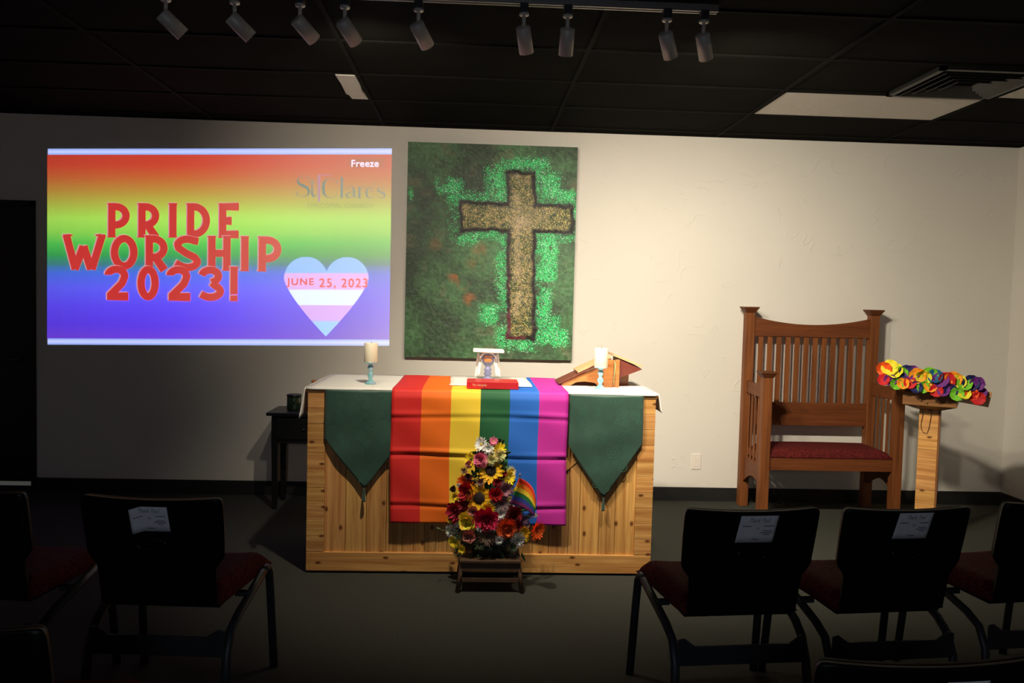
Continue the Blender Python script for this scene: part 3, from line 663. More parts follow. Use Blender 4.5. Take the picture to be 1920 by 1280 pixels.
cx, cy, cz = .083, 4.90, ZT+.0105
ch = thing('chalice', 'blue-grey glazed ceramic chalice with amber patch behind the red book', 'chalice', (cx, cy, cz))
b = MB(); b.lathe([(0, 0), (.036, 0), (.038, .004), (.030, .010), (.016, .018), (.015, .024), (.022, .032), (.024, .040), (.016, .047), (.020, .056), (.023, .065), (.016, .073), (.014, .080), (.028, .094), (.040, .112), (.046, .135), (.048, .160), (.045, .160), (.043, .135), (.030, .105), (0, .095)], (cx, cy, cz), 36); b.build('cup', M_ceram, ch)
b = MB()
b.grid(lambda u, v: (lambda a, z, r: (cx+r*math.sin(a), cy-r*math.cos(a), z))((u-.5)*1.25*(1-.5*abs(v-.5)), cz+.108+v*.038, .0385+v*.0085+.0012), 10, 6); b.build('amber_patch', M_gold, ch)
b = MB()   # veil: two folded tails left and right joined over the rim
for s_ in (-1, 1):
    b.grid(lambda u, v: (cx+s_*(.030+.020*v+.030*u+.003*math.sin(u*14+v*4)), cy-.030+.045*u+.007*math.sin(u*9+v*2), cz+.160-.030*(1-u)*(1-v)-(.128+.02*u)*v), 14, 12)
b.grid(lambda u, v: (cx+(u-.5)*.094, cy-.052+.006*math.cos((u-.5)*6)+.01*v, cz+.160-.028*(2*abs(u-.5))**2.2+.012*v), 16, 2)
b.grid(lambda u, v: (cx+(u-.5)*.10, cy+(v-.5)*.095, cz+.1635), 4, 4)
tag(b.build('purificator', M_linen, solid=.0025), 'white folded cloth draped over both sides of the chalice', 'cloth')
b = MB(); Mt = Matrix.Translation((cx+.002, cy, cz+.170)) @ Matrix.Rotation(.02, 4, 'Y'); b.box(-.091, .091, -.083, .083, -.003, .0115, M=Mt)
tag(b.build('pall', M_linen, bevel=.004), 'stiff white square cover lying flat on top of the chalice', 'chalice cover')

bk = thing('red_book', 'closed red hardcover book lying flat at the altar\'s front centre', 'book', (.10, 4.50, ZT+.006))
bx0, bx1, by0, by1, bz = -.036, .243, 4.432, 4.615, ZT+.0065
b = MB(); b.box(bx0, bx1, by0, by1, bz, bz+.004); b.box(bx0, bx1, by0, by1, bz+.034, bz+.038); b.box(bx0, bx1, by0-.001, by0+.005, bz, bz+.038); b.build('cover', M_redbook, bk, bevel=.0018)
b = MB(); b.box(bx0+.006, bx1-.006, by0+.004, by1-.005, bz+.004, bz+.034); b.build('pages', M_paper, bk)
b = MB(); put_text(b, 'The Gospels', lambda u, v: (bx0+.030+u*.076, by0-.0016, bz+.027-v*.015)); b.build('spine_lettering', M_gilt, bk)

# open book tented over a wooden stand
st = thing('book_stand', 'reddish wooden book stand behind the right candle', 'book stand', (.80, 4.78, ZT))
SY0 = 4.70; zt0 = ZT+.0012
b = MB()
b.prism([(.505, zt0+.004), (.515, zt0+.0005), (.56, zt0+.002), (.59, zt0+.022), (.64, zt0+.028), (.70, zt0+.020), (.72, zt0), (.79, zt0), (.79, zt0+.150), (.515, zt0+.018)], 4.73, 4.75, 'y'); b.build('side_panel', M_cherry, st, bevel=.001)
b = MB(); b.box(.745, .800, 4.700, 4.725, zt0, zt0+.158); b.box(.812, .836, 4.698, 4.725, zt0, zt0+.160); b.box(.798, .814, 4.712, 4.725, zt0, zt0+.155); b.build('back_post', M_cherry, st, bevel=.0015)
b = MB(); b.box(.60, .92, 4.86, 4.88, zt0, zt0+.07); b.box(.79, .812, 4.72, 4.87, zt0, zt0+.15); b.build('cross_brace', M_cherry, st)
ob_ = thing('open_book', 'brown leather book lying open over the wooden stand', 'book', (.80, 4.78, ZT+.16))
def wing(pa, pb, y0, y1, th, name, m):
    pa, pb = Vector(pa), Vector(pb); dx = (pb-pa); nrm = Vector((-dx.y, dx.x)).normalized()
    if nrm.y > 0: nrm = -nrm
    poly = [tuple(pa), tuple(pb), tuple(pb-nrm*th), tuple(pa-nrm*th)]
    b = MB(); b.prism(poly, y0, y1, 'y'); return b.build(name, m, ob_, bevel=.001)
wing((.490, zt0+.010), (.79, zt0+.158), 4.715, 4.93, .007, 'left_cover', M_leather)
wing((.60, zt0+.076), (.79, zt0+.168), 4.722, 4.925, .012, 'left_pages', M_page)
b = MB(); A_ = [(.836, 4.715, zt0+.160), (.975, 4.735, zt0+.104), (.83, 4.725, zt0+.048)]; B_ = [(.836, 4.93, zt0+.172), (.975, 4.93, zt0+.112), (.83, 4.93, zt0+.06)]
b.add(A_+B_, [(0, 2, 1), (3, 4, 5), (0, 1, 4, 3), (1, 2, 5, 4), (2, 0, 3, 5)]); b.build('right_cover', M_leather, ob_)
wing((.800, zt0+.180), (.968, zt0+.116), 4.722, 4.925, .013, 'right_pages', M_page)
b = MB()
ribbon(b, [(.806, zt0+.150), (.810, zt0+.125), (.807, zt0+.08), (.803, zt0+.04), (.806, zt0+.012)], [.006, .010, .006, .005, .004], 0, (1, 1, 1), P=lambda x, z: (x, 4.697, z)); b.build('bookmark_ribbon', mat('green_gold_ribbon', (.35, .36, .16), .4), ob_, solid=.001)

# ------------------------------------------------------------------ side table with jar
sx0, sx1, sy0, sy1 = -1.405, -.90, 5.66, 6.02
tb = thing('side_table', 'small black side table in the shadow behind the altar\'s left end', 'table', ((sx0+sx1)/2, (sy0+sy1)/2, 0))
b = MB(); b.box(sx0, sx1, sy0, sy1, .652, .674); b.build('tabletop', M_black, tb, bevel=.003)
b = MB(); b.box(sx0+.03, sx1-.03, sy0+.03, sy1-.03, .46, .652); b.build('apron', M_black, tb)
b = MB(); b.box(sx0+.06, sx1-.06, sy0+.018, sy0+.031, .49, .63); dr = b.build('drawer', M_black, tb, bevel=.002)
b = MB(); b.lathe([(0, 0), (.006, 0), (.011, .010), (.009, .018), (0, .020)], (0, 0, 0), 14, M=Matrix.Translation(((sx0+sx1)/2, sy0+.018, .56)) @ Matrix.Rotation(PI/2, 4, 'X')); b.build('knob', M_black, dr)
for x in (sx0+.03, sx1-.075):
    for y in (sy0+.03, sy1-.075):
        b = MB(); b.box(x, x+.045, y, y+.045, 0, .50, taper=.72); b.build('leg', M_black, tb, bevel=.002)
jr = thing('candle_jar', 'dark green glass jar candle with lid on the black side table', 'jar', (-1.255, 5.84, .6745))
b = MB(); b.lathe([(0, 0), (.046, 0), (.050, .004), (.050, .086), (.047, .092), (0, .092)], (-1.255, 5.84, .6745), 30); b.build('glass', M_jar, jr)
b = MB(); b.lathe([(0, .0925), (.051, .0925), (.052, .098), (.051, .106), (.046, .109), (0, .109)], (-1.255, 5.84, .6745), 30); b.build('lid', M_black, jr)
b = MB(); b.lathe([(0, 0), (.040, 0), (.041, .010), (.022, .022), (.012, .045), (.011, .12), (.015, .135), (.010, .145), (.012, .165), (.013, .176), (.019, .184), (.022, .195), (.019, .204), (0, .207)], (-1.128, 5.90, .6745), 20)
tag(b.build('wooden_candlestick', M_cherry), 'small brown turned post behind the altar, its tip peeking above the altar cloth corner', 'candlestick')

# ------------------------------------------------------------------ throne
th = thing('throne', 'wide reddish-brown wooden throne with slatted back and red seat by the wall', 'chair', (2.48, 5.82, 0))
TX0, TX1, TYF, TYR, PW = 1.985, 2.985, 5.59, 6.005, .066
def cap(b, x, y, z): # flared post cap
    b.add([(x-PW/2, y-PW/2, z-.045), (x+PW/2, y-PW/2, z-.045), (x+PW/2, y+PW/2, z-.045), (x-PW/2, y+PW/2, z-.045), (x-.052, y-.052, z-.013), (x+.052, y-.052, z-.013), (x+.052, y+.052, z-.013), (x-.052, y+.052, z-.013)],
          [(0, 1, 5, 4), (1, 2, 6, 5), (2, 3, 7, 6), (3, 0, 4, 7), (4, 5, 6, 7), (0, 3, 2, 1)], c=(.7, .7, .7))
    b.box(x-.056, x+.056, y-.056, y+.056, z-.013, z, c=(.7, .7, .7))
for x in (TX0+PW/2, TX1-PW/2):
    for y, zt_ in ((TYR, 1.475), (TYF, 1.035)):
        b = MB(); b.box(x-PW/2, x+PW/2, y-PW/2, y+PW/2, 0, zt_-.04); cp = b.build('post', M_oakv, th, bevel=.003)
        b = MB(); cap(b, x, y, zt_); b.build('post_cap', M_oakh, cp, bevel=.002)
xa, xb = TX0+PW, TX1-PW
n = 20; top = [(xa+(xb-xa)*i/n, 1.352+.052*abs(2*i/n-1)**2.0) for i in range(n+1)]
b = MB(); b.prism([(xb, 1.262), (xa, 1.262)]+top, TYR-.016, TYR+.012, 'y'); b.build('crest_rail', M_oakh, th, bevel=.002)
b = MB(); b.box(xa, xb, TYR-.014, TYR+.014, .605, .775); b.build('lower_back_rail', M_oakh, th, bevel=.002)
for i in range(12):
    x = xa+.026+(xb-xa-.052)*(i+.5)/12; b = MB(); b.box(x-.0175, x+.0175, TYR-.007, TYR+.007, .77, 1.266); b.build('back_slat', M_oakv, th, bevel=.001)
b = MB(); b.box(xa, xb, TYF-.016, TYF+.016, .352, .450); b.build('front_rail', M_oakh, th, bevel=.002)
b = MB(); b.box(xa, xb, TYR-.016, TYR+.016, .352, .440); b.build('rear_rail', M_oakh, th)
b = MB(); b.box(xa-.03, xb+.03, TYF+.03, TYR-.02, .40, .445); b.build('seat_board', M_oakh, th)
b = MB()
def cush(u, v):
    e = (min(1, min(u, 1-u)*14))**.5*(min(1, min(v, 1-v)*9))**.5; return (xa-.004+(xb-xa+.008)*u, TYF-.022+(TYR-TYF-.02)*v, .447+.047*e+.010*math.sin(PI*u)*math.sin(PI*v))
b.grid(cush, 40, 24); b.box(xa, xb, TYF-.02, TYR-.045, .44, .452); b.build('seat_cushion', M_red, th)
for s_, x in ((-1, TX0+PW/2), (1, TX1-PW/2)):
    ya, yb = TYF+PW/2, TYR-PW/2; yl = yb-ya
    topc = [(ya+yl*i/14, .925+(.060*(1-i/14)**3.5)+.012*(i/14)**3) for i in range(15)]
    b = MB(); b.prism([(yb, .845), (ya, .845)]+topc, x-.012, x+.012, 'x'); b.build('arm_rail', M_oakh, th, bevel=.002)
    low = []
    for i in range(21):
        q = i/20; z = .245+.0*q
        z = .215+.05*math.sin(PI*min(1, q*1.15)) if q > .12 else .12+(.215+.05*math.sin(PI*q*1.15)-.12)*(q/.12)**.6
        low.append((ya+yl*q, z-.03*(q > .88)*((q-.88)/.12)))
    b = MB(); b.prism([(yb, .375), (ya, .375)]+low, x-.012, x+.012, 'x'); b.build('side_apron', M_oakh, th, bevel=.002)
    for i in range(5):
        y = ya+yl*(i+.5)/5; b = MB(); b.box(x-.004, x+.004, y-.012, y+.012, .37, .85); b.build('side_slat', M_oakv, th)

# ------------------------------------------------------------------ lectern and lei
LA = math.radians(-33)
lx, ly = 2.985, 5.24
le = thing('lectern', 'slim pale wood lectern with slanted desk at the right of the throne', 'lectern', (lx, ly, 0), LA)
b = MB(); z = .845
for k in range(10):
    h = .0885; z0_ = max(.012, z-h); b.box(-.062, .052, -.055, -.035, z0_+.0015, z, c=tuple(1.12*q for q in tv(.10))); z = z0_
    if z <= .012: break
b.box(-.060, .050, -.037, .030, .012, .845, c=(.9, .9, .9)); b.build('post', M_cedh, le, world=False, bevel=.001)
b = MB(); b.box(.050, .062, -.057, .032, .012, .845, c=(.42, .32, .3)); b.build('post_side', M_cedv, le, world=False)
b = MB(); b.box(-.17, .17, -.15, .15, 0, .012); b.build('foot_plate', M_dark, le, world=False, bevel=.003)
b = MB(); Q0 = [(-.07, -.065), (.065, -.065), (.065, .05), (-.07, .05)]; Q1 = [(-.155, -.165), (.155, -.165), (.155, .13), (-.155, .13)]
T0 = [(x, y, .840) for x, y in Q0]; T1 = [(x, y, .875) for x, y in Q1]; T2 = [(x, y, .955) for x, y in Q1]
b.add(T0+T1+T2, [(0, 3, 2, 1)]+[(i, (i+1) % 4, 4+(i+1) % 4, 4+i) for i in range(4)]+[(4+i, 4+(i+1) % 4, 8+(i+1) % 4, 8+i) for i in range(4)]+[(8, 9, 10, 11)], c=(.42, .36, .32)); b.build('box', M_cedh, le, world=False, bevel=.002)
b = MB()
for x in (-.05, -.015, .035, .10): b.lathe([(0, 0), (.006, 0), (.007, .006), (.003, .012), (0, .013)], (0, 0, 0), 10, M=Matrix.Translation((x, -.165, .905+.01*math.sin(x*70))) @ Matrix.Rotation(PI/2, 4, 'X'))
b.build('hook', M_bead, le, world=False)
MD = Matrix.Translation((.02, -.01, .965)) @ Matrix.Rotation(math.radians(7), 4, 'Y') @ Matrix.Rotation(math.radians(-15), 4, 'X')
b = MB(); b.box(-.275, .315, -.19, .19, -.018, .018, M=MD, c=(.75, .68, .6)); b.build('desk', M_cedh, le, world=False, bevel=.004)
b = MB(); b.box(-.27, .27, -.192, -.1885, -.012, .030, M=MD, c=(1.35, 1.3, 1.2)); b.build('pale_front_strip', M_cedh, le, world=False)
bb = thing('lectern_book', 'open book with pale pages barely showing above the lectern desk', 'book', (lx, ly, .95), LA)
MB2 = Matrix.Translation((0, 0, -.95)) @ MD
b = MB(); b.box(-.24, .05, -.17, .10, .020, .026, M=MB2); b.build('cover', M_leather, bb, world=False)
b = MB(); b.grid(lambda u, v: tuple(MB2 @ Vector((-.23+u*.27, -.165+v*.25, .030+.018*math.sin(PI*u)))), 12, 2); b.box(-.23, .04, -.165, .085, .026, .030, M=MB2); b.build('pages', M_paper, bb, world=False)

lei = thing('flower_lei', 'rainbow fabric flower lei wrapped around the lectern desk', 'lei', (lx, ly, .93), LA)
LC = [lin(c) for c in ((250, 90, 20), (255, 160, 30), (235, 225, 50), (120, 200, 40), (20, 90, 130), (25, 30, 90), (110, 40, 130), (205, 25, 30))]
MLi = Matrix.Translation((0, 0, -.93)) @ MD
TOPC = [0, 2, 2, 3, 5, 6, 1, 2, 3, 4, 6, 7, 1, 2, 3, 5, 6]; LOWC = [7, 6, 3, 1, 7, 5, 3, 1, 7, 6, 5, 3, 2, 0, 7]
path = [(-.30+.53*i/16, -.225, .040+.010*math.sin(i*1.7), 1.15 if i != 1 else 1.35, TOPC[i]) for i in range(17)]
path += [(-.29+.54*i/14, -.215, -.030+.010*math.sin(i*2.1), .95, LOWC[i]) for i in range(15)]
path += [(-.295, -.16+.07*i, .030, 1.0, (0, 7, 1)[i]) for i in range(3)] + [(.262, -.20+.02*i, .0, .8, (6, 7, 5)[i]) for i in range(3)]
for i, (x, y, z, sc, ci) in enumerate(path):
    c = LC[ci]
    b = MB(); rr = random.uniform(.036, .043)*sc; tw = random.random()*6; tilt = Euler((PI/2+random.uniform(-.45, .35), random.uniform(-.4, .4), 0)).to_matrix().to_4x4()
    Mx = Matrix.Translation(MLi @ Vector((x, y-random.uniform(0, .012), z))) @ tilt
    for p in range(5):
        a = tw+p*2*PI/5+random.uniform(-.12, .12); cup = random.uniform(.10, .55)
        def pf(u, v, a=a, cup=cup):
            w = math.sin(PI*min(1, v*.84+.06))**.6*(u-.5)*rr*1.5; d = v*rr; return tuple(Mx @ Vector((d*math.cos(a)-w*math.sin(a), d*math.sin(a)+w*math.cos(a), d*cup*v+.004*math.sin(u*6+v*4))))
        b.grid(pf, 4, 5, lambda u, v: c)
    b.build('flower', M_silkpetal, lei, world=False)
b = MB(); ps = [(-.045+.004*math.sin(i), -.060, .845-.022*i) for i in range(7)]; ps += [(-.034, -.060, .690), (-.012, -.060, .685), (-.002, -.060, .72), (.004, -.060, .77), (.010, -.060, .835)]
b.tube([Vector(p)+Vector((0, -.002, -.93)) for p in ps], .0016, 6); b.build('string', M_string, lei, world=False)

# ------------------------------------------------------------------ flower arrangement
so = thing('small_stool', 'low dark wooden stool in front of the altar under the flowers', 'stool', (.105, 4.26, 0))
b = MB(); b.box(-.048, .260, 4.10, 4.37, .155, .168); b.build('seat', M_stool, so, bevel=.002)
b = MB(); b.box(-.045, .258, 4.108, 4.122, .112, .155); b.build('apron', M_stool, so); b = MB(); b.box(-.045, .258, 4.348, 4.362, .112, .155); b.build('apron', M_stool, so)
for sx, x in ((-1, -.035), (1, .248)):
    for sy, y in ((-1, 4.122), (1, 4.345)):
        b = MB(); b.tube([(x, y, .150), (x+sx*.022, y+sy*.012, 0)], .0125, 4); b.build('leg', M_stool, so)
b = MB(); b.box(-.035, .250, 4.112, 4.122, .055, .075); b.build('stretcher', M_stool, so)
fl = thing('flower_arrangement', 'tall mixed bouquet with two sunflowers and roses on the low stool before the altar', 'flowers', (.11, 4.25, .168))
b = MB(); b.lathe([(0, 0), (.085, 0), (.098, .03), (.10, .05), (.09, .055), (0, .05)], (.105, 4.235, .1685), 30); b.build('pot', M_pot, fl)
def fpx(X, Y): return 800+X/4.13, 810+Y/4.13
def bulge(px, py):
    t = min(1, max(0, (py-820)/200)); cxp = 922-4*t; hw = 18+62*t; e = max(0, 1-((px-cxp)/hw)**2); return 4.30-.02-(.035+.12*t)*e**.5
def frame_for(p, px, py, lift=0):
    t = min(1, max(0, (py-820)/200)); dx = (px-922)/(18+62*t); n = Vector((dx*.75, -1, .35-.45*t)).normalized()
    Mx = n.to_track_quat('Z', 'Y').to_matrix().to_4x4(); Mx.translation = p; return Mx, n
def petals(b, Mx, n, r0, r1, w, cup, col, z0=0, jit=.1, tip=1.0, nv=4):
    for k in range(n):
        a = 2*PI*k/n+random.uniform(-jit, jit); rl = r1*(1+random.uniform(-.12, .12)); cc = tuple(min(1, q*random.uniform(.82, 1.12)) for q in col); cu_ = cup+random.uniform(-.08, .08)
        def pf(u, v, a=a, rl=rl, cu_=cu_):
            d = r0+(rl-r0)*v; ww = w*(math.sin(PI*(.12+.80*v)))**.8*(u-.5)*(1 if v < .6 else tip); return tuple(Mx @ Vector((d*math.cos(a)-ww*math.sin(a), d*math.sin(a)+ww*math.cos(a), z0+cu_*(d-r0)*(.5+v*.6)+.12*w*(abs(u-.5)*2))))
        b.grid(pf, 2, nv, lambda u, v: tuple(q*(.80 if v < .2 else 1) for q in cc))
def dome(b, Mx, r, h, col, m=0, n=16):
    pr_ = [(r*math.cos(t*PI/2/5), h*math.sin(t*PI/2/5)) for t in range(6)]; pr_[-1] = (.0001, h); o = len(b.v); b.lathe(pr_, (0, 0, 0), n, m=m, c=col, M=Mx)
def mk(kind, X, Y, R, col):
    px, py = fpx(X, Y); Yd = bulge(px, py)-random.uniform(0, .02); p = at(px, py, Yd); r = R/4.13/F*4.2*1.34; Mx, n_ = frame_for(p, px, py); b = MB()
    if kind == 'sunflower':
        petals(b, Mx, 15, r*.38, r, r*.34, .10, col, 0, .06, .8); petals(b, Mx, 13, r*.36, r*.86, r*.30, .24, col, .003, .1, .8)
        dome(b, Mx, r*.45, r*.16, lin((34, 18, 10))); 
        for k in range(26): a = k*2.4; q = r*.42*math.sqrt(k/26); b.lathe([(0, r*.20), (.0016, r*.14)], (q*math.cos(a), q*math.sin(a), 0), 5, c=lin((64, 34, 16)), M=Mx)
    elif kind in ('daisy', 'gerbera', 'chrysanthemum'):
        nl = 3 if kind == 'chrysanthemum' else 2
        for L_ in range(nl): petals(b, Mx, 16 if kind != 'gerbera' else 18, r*.18, r*(1-.22*L_), r*.26, .12+.35*L_, col, .002*L_, .1, .9)
        dome(b, Mx, r*.22, r*.14, lin((200, 170, 60)) if kind == 'daisy' else tuple(q*.45 for q in col))
    elif kind in ('rose', 'carnation'):
        for L_ in range(5):
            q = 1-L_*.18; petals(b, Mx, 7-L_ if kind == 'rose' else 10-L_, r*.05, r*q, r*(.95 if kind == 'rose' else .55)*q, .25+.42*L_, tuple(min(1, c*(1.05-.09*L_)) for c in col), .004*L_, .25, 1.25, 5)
        dome(b, Mx, r*.34, r*.42, tuple(c*.85 for c in col))
    elif kind == 'thistle':
        for L_ in range(4): petals(b, Mx, 22, r*.08, r*(1-.18*L_), r*.10, .2+.45*L_, tuple(c*random.uniform(.7, 1.2) for c in col), .003*L_, .2, .6)
    elif kind == 'bud':
        b.tube([p+Vector((-.010, 0, -.022)), p+Vector((-.004, -.004, -.008)), p+Vector((.003, -.004, .010)), p+Vector((.009, 0, .024))], [.004, .009, .008, .002], 8, c=col)
    b.build(kind, M_petal, fl)
W_, CRM, YEL, GOLD, RED, CRI, PNK, HOT, ORG, ORR, MAU, MAG, PUR, DSK = [lin(c) for c in ((235, 232, 222), (236, 226, 160), (250, 220, 30), (255, 190, 8), (190, 10, 25), (150, 8, 25), (232, 120, 150), (205, 14, 70), (255, 98, 18), (236, 100, 44), (140, 96, 104), (180, 12, 50), (90, 60, 96), (208, 128, 112))]
FL = [('daisy', 425, 95, 48, W_), ('daisy', 518, 70, 28, PNK), ('chrysanthemum', 480, 132, 36, W_), ('daisy', 560, 135, 46, YEL), ('carnation', 556, 185, 40, CRM), ('carnation', 502, 218, 38, CRM), ('daisy', 345, 215, 48, YEL), ('rose', 425, 220, 46, PNK),
      ('rose', 335, 252, 24, DSK), ('sunflower', 497, 298, 80, GOLD), ('carnation', 588, 322, 24, CRI), ('chrysanthemum', 645, 312, 40, CRM), ('daisy', 630, 355, 50, YEL), ('bud', 655, 400, 30, lin((120, 130, 45))), ('gerbera', 308, 400, 66, ORG), ('carnation', 258, 410, 15, W_),
      ('carnation', 330, 462, 66, RED), ('daisy', 228, 500, 28, YEL), ('carnation', 530, 485, 45, RED), ('chrysanthemum', 602, 450, 56, MAU), ('thistle', 575, 548, 66, lin((140, 114, 104))), ('carnation', 630, 515, 24, CRM), ('chrysanthemum', 500, 545, 34, W_), ('sunflower', 408, 512, 88, GOLD), ('daisy', 475, 592, 44, YEL),
      ('carnation', 250, 612, 70, MAG), ('rose', 365, 612, 34, DSK), ('chrysanthemum', 570, 625, 46, W_), ('carnation', 660, 635, 56, CRI), ('carnation', 465, 672, 74, HOT), ('rose', 335, 690, 64, lin((250, 222, 60))), ('daisy', 245, 695, 36, W_), ('chrysanthemum', 500, 722, 40, W_),
      ('rose', 610, 742, 62, ORR), ('thistle', 735, 670, 46, PUR), ('chrysanthemum', 765, 715, 36, MAU), ('daisy', 740, 780, 52, GOLD), ('chrysanthemum', 700, 832, 54, W_), ('gerbera', 852, 760, 62, ORG), ('daisy', 188, 680, 30, YEL), ('chrysanthemum', 198, 765, 48, W_), ('daisy', 215, 845, 42, YEL),
      ('rose', 335, 800, 42, DSK), ('thistle', 470, 800, 64, lin((128, 104, 90))), ('daisy', 275, 905, 28, YEL), ('chrysanthemum', 560, 832, 30, W_), ('carnation', 835, 640, 14, W_), ('rose', 330, 350, 24, lin((90, 20, 24))), ('daisy', 770, 825, 20, YEL), ('carnation', 215, 440, 22, lin((60, 20, 16)))]
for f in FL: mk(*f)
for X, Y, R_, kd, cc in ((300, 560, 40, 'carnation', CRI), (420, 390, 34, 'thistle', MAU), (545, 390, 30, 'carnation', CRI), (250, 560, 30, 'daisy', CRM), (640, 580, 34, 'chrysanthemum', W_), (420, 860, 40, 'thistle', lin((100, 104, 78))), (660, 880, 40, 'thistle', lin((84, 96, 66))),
      (560, 690, 34, 'chrysanthemum', PNK), (790, 640, 34, 'thistle', PUR), (300, 300, 30, 'thistle', lin((140, 110, 96))), (690, 450, 26, 'daisy', YEL), (420, 740, 30, 'daisy', W_), (690, 720, 36, 'carnation', CRI), (245, 800, 30, 'thistle', lin((120, 124, 96))), (600, 260, 30, 'thistle', lin((92, 110, 70)))): mk(kd, X, Y, R_, cc)
b = MB()
for k in range(420):
    py = random.uniform(832, 1040); t = min(1, (py-820)/200); px = 922-4*t+random.uniform(-1, 1)*(14+62*t)*(1.0 if py < 1000 else .8); Yd = bulge(px, py)+random.uniform(.02, .06); p = at(px, py, Yd)
    a = math.atan2(-(py-1010), (px-922))+random.uniform(-.9, .9); L_ = random.uniform(.030, .065); L_ *= (.7 if py > 990 else 1); dv = Vector((math.cos(a), -random.uniform(.1, .7), math.sin(a))).normalized(); sd = dv.cross(Vector((0, 1, .3))).normalized()
    b.grid(lambda u, v: tuple(p+dv*L_*v+sd*(u-.5)*L_*.32*math.sin(PI*(.08+.9*v))+Vector((0, 0, -.2*L_*v*v))), 2, 4)
b.build('foliage', M_leaf, fl, solid=.0008)['kind'] = 'stuff'
b = MB()
for k in range(46):
    px = 922+random.uniform(-62, 62); py = random.uniform(900, 1020); b.tube([(.105+random.uniform(-.06, .06), 4.26, .20), at(px, py, bulge(px, py)+.05)], .0022, 5)
b.build('stems', M_leaf, fl)['kind'] = 'stuff'
b = MB(); pa, pb_ = at(880, 1010, 4.2), at(822, 992, 4.2); b.tube([pa, (pa+pb_)/2+Vector((0, 0, .006)), pb_], .0014, 6); b.tube([pb_+Vector((.012, 0, 0)), pb_+Vector((0, 0, .004)), pb_+Vector((-.012, 0, .008))], [.003, .006, .001], 8); b.build('trailing_sprig', mat('pale_sprig', (.16, .18, .08), .7), fl)
# hand flag stuck in the bouquet
hf = thing('hand_flag', 'small rainbow hand flag stuck upright in the bouquet\'s right side', 'flag', at(960, 960, 4.10))
p0, p1 = at(975, 891, 4.085), at(948, 985, 4.14)
b = MB(); b.tube([p1, p0], .0028, 8); b.build('stick', M_stick, hf)
b = MB(); b.lathe([(0, -.004), (.005, 0), (.003, .005), (.001, .012), (0, .012)], tuple(p0), 12); b.build('finial', M_bead, hf)
def hfp(u, v):
    a = Vector((973-17*v, 895+49*v)); c = Vector((1005.5-3*v, 941+27*v)); q = a*(1-u)+c*u; q = q+Vector((7, -7))*math.sin(PI*u)*(1-.55*v)
    p = at(q.x, q.y, 4.085+.02*math.sin(u*5)); return tuple(p)
b = MB(); b.grid(hfp, 14, 18, lambda u, v: [lin((224, 50, 22)), lin((246, 125, 22)), lin((240, 205, 50)), lin((30, 110, 60)), lin((50, 62, 150)), lin((120, 34, 96))][min(5, int(v*6))]); b.build('cloth', M_flag, hf, solid=.0012)

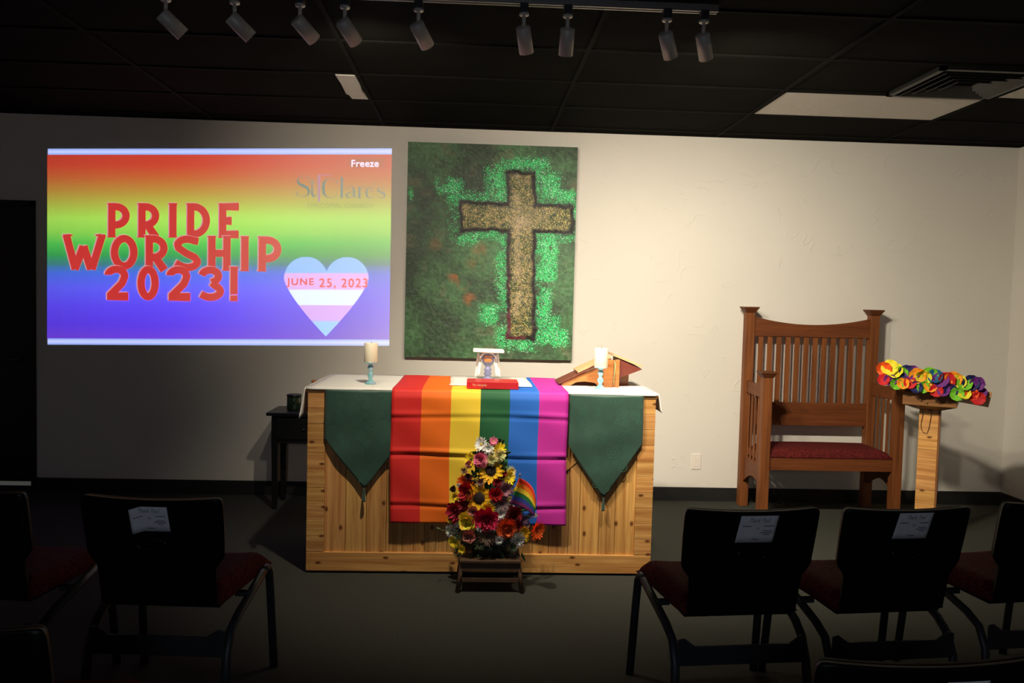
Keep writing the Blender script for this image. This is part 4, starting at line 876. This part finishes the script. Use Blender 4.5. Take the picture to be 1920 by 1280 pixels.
# ------------------------------------------------------------------ stacking chairs
def make_chair(loc, rz, label):
    t = thing('stacking_chair', label, 'chair', loc, rz, 'black backed stacking chairs seen from behind')
    prof = [(.0, .43, .196), (.015, .418, .199), (.10, .55, .201), (.12, .575, .205), (.15, .595, .229), (.2, .60, .232), (.6, .70, .236), (.95, .785, .237), (.99, .798, .232), (1, .802, .222)]
    def back(off, inset=0):
        def f(u, v):
            k = v*(len(prof)-1); i = min(int(k), len(prof)-2); q = k-i; z = prof[i][1]*(1-q)+prof[i+1][1]*q; w = prof[i][2]*(1-q)+prof[i+1][2]*q
            x = (2*u-1)*(w-inset); return (x, -.075*((z-.42)/.38)**1.1-.030*(1-(x/.24)**2)+off, z-(inset if v > .9 else 0)-.006*(1-(x/.24)**2)*(v > .9))
        return f
    b = MB(); zz = (.418, .43, .48, .53, .552, .566, .580, .592, .602, .65, .70, .75, .78, .792, .799, .802); ww = (.190, .197, .199, .200, .202, .210, .222, .229, .232, .234, .236, .237, .237, .235, .230, .221)
    def bf(off, ins=0):
        def f(u, v):
            k = v*(len(zz)-1); i = min(int(k+1e-9), len(zz)-2); q = k-i; z = zz[i]*(1-q)+zz[i+1]*q; w = ww[i]*(1-q)+ww[i+1]*q-ins; x = (2*u-1)*w
            return (x, -.075*((z-.418)/.384)**1.1+off+.022*(x/.24)**2, z-.008*(1-(x/.24)**2)*max(0, (z-.7)/.1))
        return f
    b.grid(bf(0), 16, len(zz)-1); b.build('backrest', M_shell, t, world=False, solid=.013)
    b = MB(); b.grid(bf(.0155, .007), 16, len(zz)-1); pd = b.build('back_pad', M_rim, t, world=False, solid=.014)
    b = MB(); n = 28; zc = .638; yb = -.075*((zc-.418)/.384)**1.1-.0105
    ring = [(.048*math.cos(2*PI*i/n)*(abs(math.cos(2*PI*i/n))**-.25 if abs(math.cos(2*PI*i/n)) > .3 else 1.1), yb, zc+.017*math.sin(2*PI*i/n)) for i in range(n)]
    b.tube(ring+[ring[0]], .004, 6); b.build('hand_grip', M_black, t, world=False)
    def seat(u, v):
        w = .245-.035*(1-v)**2; e = (min(1, min(u, 1-u)*10))**.5*(min(1, min(v, 1-v)*9))**.5; return ((2*u-1)*w, .02+.45*v, .415+.060*e-.012*math.sin(PI*u)*e+.006*math.sin(PI*v))
    b = MB(); b.grid(seat, 24, 20); b.build('seat', M_red, t, world=False, solid=.004)
    b = MB(); b.box(-.20, .20, .03, .45, .398, .418); b.build('seat_pan', M_shell, t, world=False, bevel=.004)
    for s_ in (-1, 1):
        b = MB(); x = s_*.252
        b.tube([(x*1.03, .46, 0), (x*1.01, .425, .30), (x, .412, .40), (x, .385, .428), (x, .34, .425)], .0165, 10, sq=.8); b.build('front_leg', M_tube, t, world=False)
        b = MB(); b.tube([(x, .34, .425), (x*.985, .22, .392), (x*.96, .09, .352), (x*.94, .03, .318), (x*.94, -.005, .25), (x*.97, -.045, 0)], .0165, 10, sq=.8); b.build('rear_leg', M_tube, t, world=False)
        b = MB(); b.box(s_*.20 if s_ > 0 else -.25, .25 if s_ > 0 else -.20, .18, .21, .385, .40); b.build('bracket', M_tube, t, world=False)
    b = MB(); pl = [(-.232, .245), (.232, .245), (.232, .335), (.210, .340), (.170, .312), (-.170, .312), (-.210, .340), (-.232, .335)]
    b.prism(pl, -.016, -.006, 'y'); b.build('rear_crossbar', M_tube, t, world=False, bevel=.002)
    return t
def place(cx_, cy_, rz): # top centre of the back -> origin on floor
    rz = math.radians(rz); return (cx_-(-.075)*-math.sin(rz), cy_+.075*math.cos(rz), 0), rz
chairs = [(.956, 2.70, 5.0, 'nearest the altar, left one of the right-hand row, black-backed red-seated chair with notice'),
          (1.512, 2.74, 6.0, 'black-backed red-seated chair with notice, middle one of the right-hand row'),
          (2.145, 2.86, 8.0, 'black-backed red-seated chair cut off by the right picture edge'),
          (-1.061, 2.745, -3.5, 'black-backed red-seated chair with creased notice on the left side'),
          (-1.72, 2.80, -7.0, 'black-backed red-seated chair without notice cut off by the left picture edge'),
          (.912, 1.525, 3.0, 'closest black chair back at the bottom right corner of the picture'),
          (-1.085, 1.66, -3.0, 'closest black chair back at the bottom left corner of the picture')]
c0 = None; roots = []
for cx_, cy_, rz, lb in chairs:
    loc, r = place(cx_, cy_, rz)
    if c0 is None: c0 = make_chair(loc, r, lb); roots.append(c0)
    else: roots.append(dup(c0, loc, r, lb))
# notices taped to the chair backs
def notice(root, xc, zc, w, h, skew, label, crease=False):
    bpy.context.view_layer.update(); Mw = root.matrix_world.copy()
    t_o = Mw @ Vector((xc, -.09, zc))
    def P(u, v, off=0):
        z = zc+h*(.5-v); x = xc+w*(u-.5)+skew*(.5-v); y = -.075*((z-.418)/.384)**1.1+.022*(x/.24)**2-.012-off
        if crease: y -= .016*max(0, .28-u); z -= .012*max(0, .30-u)/.3
        return tuple((Mw @ Vector((x, y, z))))
    b = MB(); b.grid(lambda u, v: P(u, v), 12, 4)
    o_ = MB()
    put_text(o_, 'Thank You!', lambda u, v: P(.22+u*.56+.03*(1-v), .08+v*.16, .0012), m=0)
    put_text(o_, 'OR', lambda u, v: P(.455+u*.09, .43+v*.08, .0012))
    for (u0, u1, v0) in ((.09, .33, .37), (.66, .93, .37), (.66, .90, .55), (.60, .93, .62), (.70, .86, .69), (.40, .60, .86)):
        o_.add([P(u0, v0, .0012), P(u1, v0, .0012), P(u1, v0+.028, .0012), P(u0, v0+.028, .0012)], [(0, 1, 2, 3)])
    e = thing('paper_notice', label, 'notice', t_o, 0, 'paper notices on chair backs')
    b.build('sheet', M_notice, e, solid=.0006); o_.build('printing', M_ink, e)
notice(roots[0], .008, .734, .133, .096, .012, 'white thank-you notice taped to the chair just right of the altar')
notice(roots[1], .010, .742, .128, .094, .014, 'white thank-you notice taped to the middle chair of the right-hand row')
notice(roots[3], .002, .730, .125, .086, -.006, 'creased white thank-you notice taped to the left-hand chair', True)
notice(roots[5], .062, .722, .090, .090, 0, 'white notice on the closest chair at the bottom right, barely in the picture')
w = bpy.data.worlds.new('world'); scene.world = w; w.use_nodes = True; w.node_tree.nodes['Background'].inputs[0].default_value = (.3, .35, .5, 1); w.node_tree.nodes['Background'].inputs[1].default_value = .002
